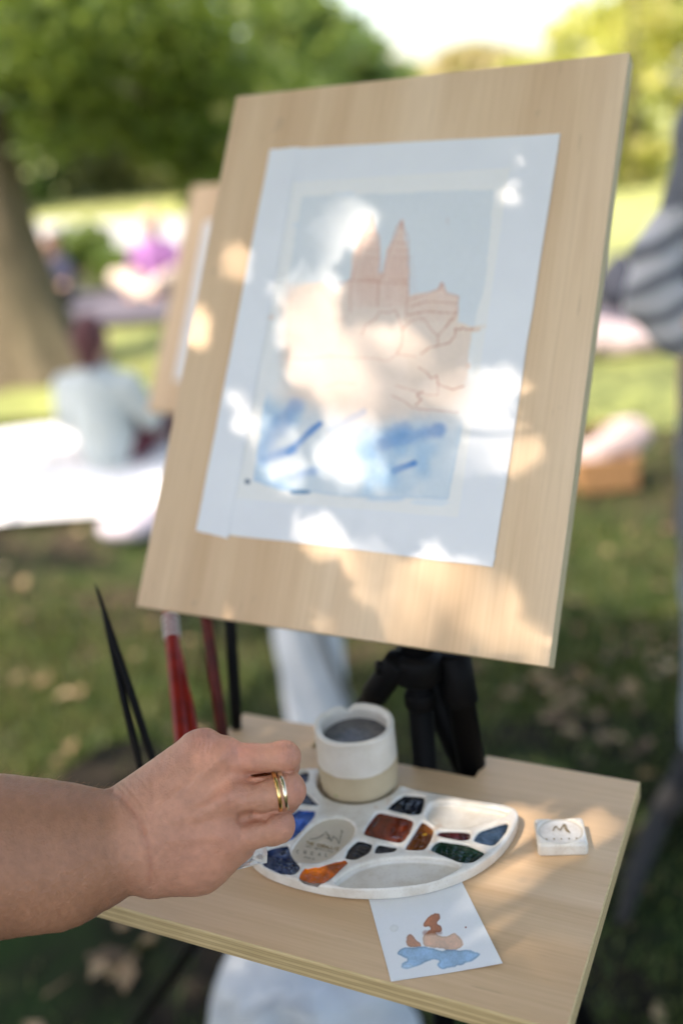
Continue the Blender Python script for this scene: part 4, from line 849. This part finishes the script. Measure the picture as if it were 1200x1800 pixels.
fk = sm(.70, .80, vnoise(px, 11, 41, 2))*.14*sm(330, 120, px[:, 0]); base = base*(1-fk[:, None])+A(.30, .13, .07)*fk[:, None]
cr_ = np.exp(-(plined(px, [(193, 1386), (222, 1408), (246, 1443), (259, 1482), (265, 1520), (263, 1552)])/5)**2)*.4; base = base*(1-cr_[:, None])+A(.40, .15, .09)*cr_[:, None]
M_skin = NT('skin'); _v = M_skin.co(); _at = M_skin.n('VertexColor', _layer_name='col'); _a = M_skin.n('TexVoronoi', Vector=M_skin.co((1, 1, 1), (0.3, .5, .2)), Scale=420., _feature='DISTANCE_TO_EDGE'); _b = M_skin.noise(_v, 900, 3); _cn = M_skin.noise(_v, 220, 4)
M_skin.p(Base__Color=M_skin.mix(.35, _at.outputs[0], M_skin.mix(_cn, (.80, .72, .68), (1.1, 1.08, 1.06)), 'MULTIPLY'), Roughness=M_skin.math('MULTIPLY_ADD', _cn, .22, .30), Subsurface__Weight=.12, Subsurface__Radius=(.9, .35, .2), Subsurface__Scale=.0018, Specular__IOR__Level=.42)
M_skin.bump(M_skin.math('ADD', M_skin.math('MULTIPLY', _a.outputs['Distance'], .7), M_skin.math('ADD', _b, M_skin.math('MULTIPLY', _cn, 1.2))), .5, .0010); M_skin = M_skin.m
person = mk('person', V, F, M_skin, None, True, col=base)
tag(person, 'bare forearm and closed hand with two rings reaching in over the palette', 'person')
# the rest of the painter, seated left of the frame
M_blouse = simple('linen_blouse', (.42, .44, .46), .9, .1, 12, .4, 80); EL = HP(-470, 1600, 60); SHD = EL+A(-.16, -.16, .24)
ORG[person.name] = A(0, 0, 0)
tq = SHD+A(-.17, -.10, -.10)
blob_obj('blouse', [(tuple(EL+(SHD-EL)*.12), tuple(SHD), .062, .075), (tuple(SHD), tuple(SHD+A(-.30, -.16, 0)), .085, .085), (tuple(tq), tuple(tq+A(0, 0, -.34)), .15, .16)], .06, .012, M_blouse, person, None, .005)
blob_obj('trousers', [(tuple(tq+A(0, 0, -.42)), tuple(tq+A(.30, .24, -.42)), .13, .09), (tuple(tq+A(.30, .24, -.42)), (tq[0]+.28, tq[1]+.22, .08), .08, .055), (tuple(tq+A(-.12, .06, -.42)), tuple(tq+A(.10, .38, -.42)), .12, .09), (tuple(tq+A(.10, .38, -.42)), (tq[0]+.10, tq[1]+.38, .08), .08, .055)], .05, .014, simple('dark_linen', (.06, .06, .07), .9, .1, 12), person, None, .004)
# two wedding bands on the ring finger
def band(u, v, z, r, m, tl, w=.0017):
    a, b = HP(450, 1399, 20), HP(501, 1389, 16); ax = (b-a)/np.linalg.norm(b-a); ax = ax+tl*FW; ax /= np.linalg.norm(ax)
    c0 = HP(u, v, z); e1 = np.cross(ax, FW); e1 /= np.linalg.norm(e1); e2 = np.cross(ax, e1); V, F = [], []; n, mseg = 56, 10
    for i in range(n):
        t = 2*math.pi*i/n; rd = e1*math.cos(t)+e2*math.sin(t)
        for j in range(mseg): p = 2*math.pi*j/mseg; V.append(c0+rd*(r+.0009*math.cos(p))+ax*w*math.sin(p))
    for i in range(n):
        for j in range(mseg): F.append((i*mseg+j, i*mseg+(j+1) % mseg, ((i+1) % n)*mseg+(j+1) % mseg, ((i+1) % n)*mseg+j))
    o = mk('ring', V, F, m, person, True); return o
M_gold = NT('yellow_gold'); M_gold.p(Base__Color=(.83, .55, .22), Metallic=1, Roughness=.18); M_wgold = NT('pale_gold'); M_wgold.p(Base__Color=(.78, .68, .50), Metallic=1, Roughness=.15)
band(486, 1391.5, 17.5, R_(33.6, 17), M_gold.m, .13, .0015)['label'] = 'yellow gold ring'; band(496.5, 1389.5, 16.8, R_(34.4, 17), M_wgold.m, .13, .0015)['label'] = 'pale gold ring'
# fine hairs along the top of the forearm
hv, hf = [], []
fa = np.flatnonzero((px[:, 0] > -20) & (px[:, 0] < 200) & (px[:, 1] < 1470))
for i in rng.choice(fa, 500):
    p = V[i]; n_ = N[i]; d_ = RI*(.8+.3*rng.random())+UP*rng.normal()*.35+n_*.45; d_ /= np.linalg.norm(d_); l = .004+.005*rng.random(); w = np.cross(d_, FW)*.00004; k = len(hv)
    hv += [p-w, p+w, p+d_*l*.6+n_*l*.08+w*.7, p+d_*l*.6+n_*l*.08-w*.7, p+d_*l-n_*l*.05]; hf += [(k, k+1, k+2, k+3), (k+3, k+2, k+4)]
tag(mk('arm_hair', hv, hf, simple('arm_hair', (.30, .17, .08), .5, .2, 50), person), kind='stuff')
# crumpled tissue in the fist
tv = [(468, 1488), (470, 1502), (469, 1517), (455, 1519), (437, 1524), (417, 1529), (425, 1517), (432, 1505), (420, 1490), (440, 1478), (456, 1478)]
def tissue():
    V, F = [], []; n = len(tv); c0 = np.mean(tv, 0); R = 6
    for r in range(R+1):
        t = r/R
        for i, p in enumerate(tv):
            q = c0+(np.array(p)-c0)*t; V.append(HP(q[0], q[1], -12+14*t*math.sin(i*2.4+r)+6*math.cos(i*1.3-r*1.1)))
    for r in range(R):
        for i in range(n): F.append((r*n+i, r*n+(i+1) % n, (r+1)*n+(i+1) % n, (r+1)*n+i))
    nv = len(V); V2 = [v+FW*.0009 for v in V]; return V+V2, F+[tuple(j+nv for j in f)[::-1] for f in F]
V, F = tissue(); ts = mk('tissue', V, F, simple('white_tissue', (.80, .77, .72), .9, .05, 60, .3, 900), None, False); tag(ts, 'crumpled white tissue held under the little finger', 'tissue')
# ================================================================ AROUND: second easel, people, bags, blanket
e2 = empty('tripod_easel', (float((B2+bex*.18)[0]), float((B2+bex*.18)[1]), 0), 'second plywood easel board with white paper, half hidden behind the near board', 'easel')
V, F, N2 = box_local(BWD, BTH, BHT, .0012)
M2 = Matrix([[bex[i], bnb[i], bup[i], B2[i]] for i in range(3)]+[[0, 0, 0, 1]])
framed('drawing_board', V, F, None, M2, e2, [M_board, M_bedge], [0 if abs(n[1]) > .8 else 1 for n in N2])
pq = [B2+x*bex+z*bup-.001*bnb for x, z in ((.055, .07), (.33, .07), (.33, .42), (.055, .42))]
M_white = simple('plain_white_paper', (.80, .80, .81), .8, .03, 30)
p2 = mk('drawing_paper', pq+[p+bnb*.0008 for p in pq], [(0, 1, 2, 3), (7, 6, 5, 4), (0, 4, 5, 1), (1, 5, 6, 2), (2, 6, 7, 3), (3, 7, 4, 0)], M_white); tag(p2, 'blank white sheet taped to the second easel board', 'paper')
A2 = B2+bex*.2-zz*.03+bnb*.03; M_grey = simple('grey_aluminium', (.30, .32, .33), .4, .1, 20)
V, F = tube([A2-zz*.03, A2+bup*.2], .016, 12); mk('clamp', V, F, M_black, e2, True)
for (u, v, m, r) in ((640, 1300, M_grey, .013), (352, 1215, M_black, .012), (470, 1120, M_black, .012)):
    g = GP(u, v); V, F = tube([A2, (A2+g)/2, g], [r, r, r*.7], 12); mk('leg', V, F, m, e2, True)
# bags
def sack(name, c0, w, d, h, m, label, seed, tilt=0.0):
    rs = np.random.default_rng(seed); n, r = 72, 30; V, F = [], []
    ph = rs.random(9)*6.28; am = rs.random(9)
    for i in range(r+1):
        t = i/r; z = h*t; prof = (1-.10*math.exp(-t*18))*(1-.55*max(0, t-.62)**1.5*2.2)
        for j in range(n):
            a = 2*math.pi*j/n; q = abs(math.cos(a))**2.6+abs(math.sin(a))**2.6; rr = prof/q**(1/2.6)
            f = sum(.036*am[k]*math.sin((k+2)*a+ph[k]+t*(2+k)*1.3) for k in range(9))*(.6+t*.9)
            V.append((c0[0]+w/2*rr*(1+f)*math.cos(a)+tilt*z, c0[1]+d/2*rr*(1+f)*math.sin(a), c0[2]+z+.02*t*math.sin(3*a+ph[0])*w*2))
    for i in range(r):
        for j in range(n): F.append((i*n+j, i*n+(j+1) % n, (i+1)*n+(j+1) % n, (i+1)*n+j))
    k = len(V); top = np.mean(V[-n:], 0); V.append(tuple(top-A(0, 0, .02))); F += [(r*n+j, r*n+(j+1) % n, k) for j in range(n)]
    o = mk(name, np.array(V), F, m, None, True); tag(o, label, 'bag'); return o
M_poly = NT('white_plastic_film'); _v = M_poly.co(); _f = M_poly.noise(_v, 14, 5, .6, .9); M_poly.p(Base__Color=M_poly.ramp(_f, [(.3, (.46, .50, .53)), (.7, (.62, .64, .64))]), Roughness=.4); M_poly.bump(_f, .8, .03); M_poly = M_poly.m
b1 = onz(545, 1790, .24); sack('plastic_bag', (b1[0], b1[1], 0.0), .30, .24, .34, M_poly, 'crumpled white plastic bag standing under the front of the shelf', 3)
b2 = GP(562, 1300); sack('tote_bag', (b2[0], b2[1], 0.0), .150, .12, .46, simple('white_canvas', (.72, .73, .74), .85, .08, 12, .3, 80), 'white cloth bag standing on the grass behind the shelf', 5, .0)
# picnic blanket
bq_ = [GP(-330, 800), GP(300, 735), GP(312, 905), GP(-330, 960)]
s_, t_ = np.meshgrid(np.linspace(0, 1, 70), np.linspace(0, 1, 36), indexing='ij'); ss, tt_ = s_.ravel()[:, None], t_.ravel()[:, None]
Vb = bq_[0]*(1-ss)*(1-tt_)+bq_[1]*ss*(1-tt_)+bq_[2]*ss*tt_+bq_[3]*(1-ss)*tt_
Vb[:, 2] = .026+.012*np.sin(Vb[:, 0]*7+np.sin(Vb[:, 1]*9))*np.cos(Vb[:, 1]*6)+.018*np.clip(vnoise(Vb[:, :2], .35, 77, 3)-.4, 0, 1); Vb[:, 1] += .10*(vnoise(Vb[:, :2], .5, 78, 2)-.5)
i = np.arange(70*36).reshape(70, 36); Fb = np.stack([i[:-1, :-1].ravel(), i[:-1, 1:].ravel(), i[1:, 1:].ravel(), i[1:, :-1].ravel()], 1)
tag(mk('picnic_blanket', Vb, Fb, simple('white_cotton', (.80, .79, .77), .9, .03, 10, .2, 300), None, True), 'sunlit white picnic blanket spread on the grass at the left', 'blanket')
# people: one continuous body each, clothes and hair as children
M_sk2 = simple('pale_skin', (.58, .34, .24), .5, .06, 20)
def figure(label, org, body, clothes, k=.03, h=.011, rot=0.0):
    """prims in metres round the origin, x to the right, y away, z up"""
    c_, s__ = math.cos(rot), math.sin(rot)
    xf = lambda V: np.c_[org[0]+V[:, 0]*c_-V[:, 1]*s__, org[1]+V[:, 0]*s__+V[:, 1]*c_, org[2]+V[:, 2]]
    f, lo, hi = blob(body, k); V, F = nets(f, lo, hi, h); root = mk('person', xf(V)-A(*org), F, M_sk2, None, True, local=True); root.location = org; ORG[root.name] = A(*org); tag(root, label, 'person')
    for nm, prims, m, ns in clothes: blob_obj(nm, prims, k, h, m, root, xf, ns)
    return root
g = lambda r: r*1.0
def grow(prims, e): return [(p[0], p[1], p[2]+e, p[3]+e) if len(p) == 4 else (p[0], tuple(x+e for x in p[1])) for p in prims]
def seated(label, org, shirt, trous, hair, rot, sc=1.0, legm=None):
    S_ = lambda p: tuple(x*sc for x in p)
    def Q(a, b, ra, rb): return (S_(a), S_(b), ra*sc, rb*sc)
    torso = [Q((0, 0, .13), (0, -.03, .30), .15, .14), Q((-.08, -.02, .42), (.08, -.02, .42), .10, .10), Q((0, 0, .3), (0, -.02, .44), .13, .12)]
    arms = [Q((-.18, -.02, .46), (-.25, .05, .24), .055, .045), Q((.18, -.02, .46), (.25, .05, .24), .055, .045)]
    fore = [Q((-.25, .05, .24), (-.14, .24, .20), .04, .032), Q((.25, .05, .24), (.14, .26, .20), .04, .032), Q((-.14, .24, .20), (-.09, .29, .19), .035, .025), Q((.14, .26, .20), (.09, .30, .19), .035, .025)]
    legs = [Q((-.09, .02, .10), (-.30, .34, .22), .09, .065), Q((.09, .02, .10), (.30, .34, .22), .09, .065), Q((-.30, .34, .22), (.05, .44, .06), .06, .045), Q((.30, .34, .22), (-.05, .50, .07), .06, .045)]
    head = [Q((0, -.01, .50), (0, .01, .58), .05, .05), (S_((0, .02, .69)), S_((.075, .092, .115))), Q((0, .10, .69), (0, .115, .665), .014, .018), Q((-.078, .02, .69), (-.078, .02, .67), .018, .012), Q((.078, .02, .69), (.078, .02, .67), .018, .012), Q((-.03, .10, .705), (.03, .10, .705), .012, .012)]
    feet = [Q((.05, .44, .06), (.14, .47, .04), .045, .035), Q((-.05, .50, .07), (-.15, .52, .04), .045, .035)]
    hairp = [(S_((0, -.005, .72)), S_((.09, .10, .11))), Q((0, -.06, .70), (0, -.07, .60), .07, .05)]
    return figure(label, org, torso+arms+fore+legs+head+feet, [('shirt', grow(torso, .014*sc)+grow(arms, .014*sc), shirt, .003), ('trousers', grow(legs, .012*sc), trous, .003), ('hair', hairp, hair, .004)], .03, .014, rot)
C_ = lambda n, c, v=.12: simple(n, c, .85, v, 14, .4, 60)
M_shirt = C_('pale_shirt', (.46, .51, .50), .05); M_dark = C_('dark_trousers', (.03, .035, .05)); M_brown = C_('brown_hair', (.07, .03, .025))
sp_ = GP(200, 822); seated('person in a pale shirt sitting on the grass beside the white blanket, seen from behind', (sp_[0], sp_[1], .01), M_shirt, C_('maroon_trousers', (.10, .02, .03)), C_('auburn_hair', (.10, .035, .035)), -.25, .86)
pp = GP(283, 516); seated('person in a purple top sitting on the far grass beyond the path', (pp[0], pp[1], .01), C_('purple_top', (.30, .13, .34)), C_('cream_trousers', (.75, .62, .50)), M_sk2, 2.9, .92)
np_ = GP(112, 535); seated('person in navy clothes sitting in the shade right of the big trunk', (np_[0], np_[1], .01), C_('navy_top', (.03, .033, .07)), M_dark, M_brown, 2.4, .8)
# the person standing at the right edge
SD = 1.95; U = lambda u, v, d=0: tuple(dep(u, v, SD+d)); r_ = lambda p: p*SD/FPX
root_xy = dep(1335, 620, SD)
fz = lambda q: (q[0], q[1], q[2])
hip = A(*U(1335, 690)); feetx = A(hip[0]+.05, hip[1]+.02, 0)
L_ = lambda dx, dy, z: (feetx[0]+dx, feetx[1]+dy, z)
body = [(U(1335, 300), U(1335, 700), .14, .15), (U(1265, 235), U(1400, 235), .07, .07), (U(1240, 250), U(1205, 395, -.02), .045, .036), (U(1205, 395, -.02), U(1152, 512, -.05), .032, .03), (U(1152, 512, -.05), U(1205, 580, -.07), .03, .028), (U(1205, 580, -.07), U(1250, 605, -.07), .032, .025),
        (U(1430, 250), U(1470, 540), .05, .042), (U(1470, 540), U(1440, 640, -.12), .04, .03), (U(1335, 240), U(1335, 130), .055, .05), (U(1335, 45), (.085, .1, .125)), (U(1318, 60, -.10), U(1318, 75, -.11), .014, .016),
        (L_(-.09, 0, .85), L_(-.10, -.01, .48), .085, .06), (L_(-.10, -.01, .48), L_(-.10, .02, .08), .055, .04), (L_(.09, 0, .85), L_(.11, .02, .48), .085, .06), (L_(.11, .02, .48), L_(.11, .05, .08), .055, .04), (L_(-.10, .0, .05), L_(-.12, -.14, .035), .04, .035), (L_(.11, .03, .05), L_(.12, -.11, .035), .04, .035)]
M_coat = C_('grey_coat', (.13, .135, .15), .15); M_sleeve = NT('fold_shade_grey_sleeve'); _v = M_sleeve.co((1, 1, 1)); _w = M_sleeve.n('TexWave', Vector=M_sleeve.co((1, 1, 1), (0, .35, 0)), Scale=6., Distortion=3., _bands_direction='Z')
M_sleeve.p(Base__Color=M_sleeve.ramp(_w.outputs[0], [(.1, (.16, .16, .175)), (.35, (.44, .43, .43)), (.9, (.58, .55, .55))]), Roughness=.85); M_sleeve = M_sleeve.m  # dark wave bands paint the shade in the cloth folds
coat = [(U(1335, 290), U(1335, 500), .155, .15), (U(1335, 500), U(1345, 960), .15, .155), (U(1265, 240), U(1400, 240), .085, .085), (U(1430, 250), U(1470, 540), .065, .06), (U(1470, 540), U(1440, 640, -.12), .055, .05), (U(1250, 255), U(1200, 380, -.02), .06, .05)]
slv = [(U(1212, 350, -.02), U(1182, 395, -.03), .032, .040), (U(1186, 405, -.03), U(1162, 450, -.04), .040, .044), (U(1160, 462, -.04), U(1146, 515, -.05), .044, .050), (U(1146, 525, -.05), U(1180, 560, -.06), .046, .040), (U(1180, 560, -.06), U(1200, 585, -.07), .040, .038)]
trz = grow(body[11:15], .02)
figure('person in a grey coat with pushed-up sleeve standing at the right edge', (0, 0, 0), body, [('coat', coat, M_coat, .006), ('sleeve', slv, M_sleeve, .012), ('trousers', trz, C_('washed_denim', (.20, .23, .28)), .004), ('shoe', grow([body[15]], .012), M_dark, 0), ('shoe', grow([body[16]], .012), M_dark, 0), ('hair', [(U(1338, 20, .025), (.10, .11, .12)), (U(1340, 60, .06), U(1340, 190, .09), .08, .06)], M_brown, .004)], .025, .013)
# basket with cloth, backpack, lilac bundle, fallen branch
bp = GP(1062, 856); bk_ = empty('basket', (bp[0], bp[1], 0), 'orange-brown wooden basket with pale pink cloth on the sunny grass at right', 'basket')
M_wick = simple('orange_wood', (.36, .19, .08), .6, .2, 40); M_pink = C_('pink_cloth', (.46, .36, .345), .06)
for (dx, dy, w, d, nm) in ((0, -.075, .21, .014, 'side'), (0, .075, .21, .014, 'side'), (-.105, 0, .014, .136, 'end'), (.105, 0, .014, .136, 'end')):
    V, F = prism([(bp[0]+dx-w/2, bp[1]+dy-d/2), (bp[0]+dx+w/2, bp[1]+dy-d/2), (bp[0]+dx+w/2, bp[1]+dy+d/2), (bp[0]+dx-w/2, bp[1]+dy+d/2)], .01, .14, .002); mk(nm, V, F, M_wick, bk_)
V, F = prism([(bp[0]-.1, bp[1]-.07), (bp[0]+.1, bp[1]-.07), (bp[0]+.1, bp[1]+.07), (bp[0]-.1, bp[1]+.07)], .004, .012, .001); mk('bottom', V, F, M_wick, bk_)
hp_ = [A(bp[0]-.106, bp[1], .13)+A(.212*t, 0, .13*math.sin(math.pi*t)) for t in np.linspace(0, 1, 12)]; V, F = tube(hp_, .006, 8); mk('handle', V, F, M_wick, bk_, True)
cb = blob_obj('picnic_cloth', [((bp[0]-.03, bp[1], .13), (.09, .06, .06)), ((bp[0]+.06, bp[1]+.02, .17), (.09, .06, .07)), ((bp[0]+.11, bp[1]+.03, .20), (.07, .05, .06))], .05, .012, M_pink, None, None, .008); tag(cb, 'pale pink cloth bunched up in the wooden basket', 'cloth')
g0 = GP(1088, 545); bpk = blob_obj('backpack', [((g0[0], g0[1], .18), (.16, .12, .19)), ((g0[0], g0[1]-.10, .13), (.11, .06, .10)), ((g0[0], g0[1], .36), (.05, .03, .04))], .03, .014, M_dark); tag(bpk, 'dark backpack standing by the path beyond the elbow at right', 'backpack')
g1 = GP(1105, 622); bl_ = blob_obj('folded_blanket', [((g1[0], g1[1], .08), (.34, .16, .09)), ((g1[0]-.2, g1[1], .12), (.16, .12, .09))], .04, .016, M_pink, None, None, .008); tag(bl_, 'pale pink blanket heaped on the grass below the grey sleeve', 'blanket')
g2 = GP(243, 940); li = blob_obj('cloth_bundle', [((g2[0], g2[1], .04), (.15, .09, .05)), ((g2[0]+.08, g2[1]+.03, .07), (.07, .05, .04))], .03, .01, C_('lilac_cloth', (.50, .45, .49), .2), None, None, .006); tag(li, 'lilac cloth bundle at the blanket edge beside the near board', 'bundle')
pts = [GP(1090, 1640)+zz*.02, GP(1115, 1570)+zz*.04, GP(1150, 1490)+zz*.05, GP(1215, 1370)+zz*.07, GP(1290, 1260)+zz*.05]; br = empty('fallen_branch', tuple(pts[2]*A(1, 1, 0)), 'dark fallen branch lying on the grass at lower right', 'branch')
V, F = tube(pts, [.012, .02, .024, .026, .02], 9); mk('stem', V, F, simple('wet_bark', (.014, .012, .01), .8, .3, 30, .6), br, True)
V, F = tube([pts[2], pts[2]+A(.1, .03, .06), pts[2]+A(.16, .1, .08)], [.012, .008, .004], 7); mk('side_shoot', V, F, bpy.data.materials['wet_bark'], br, True)
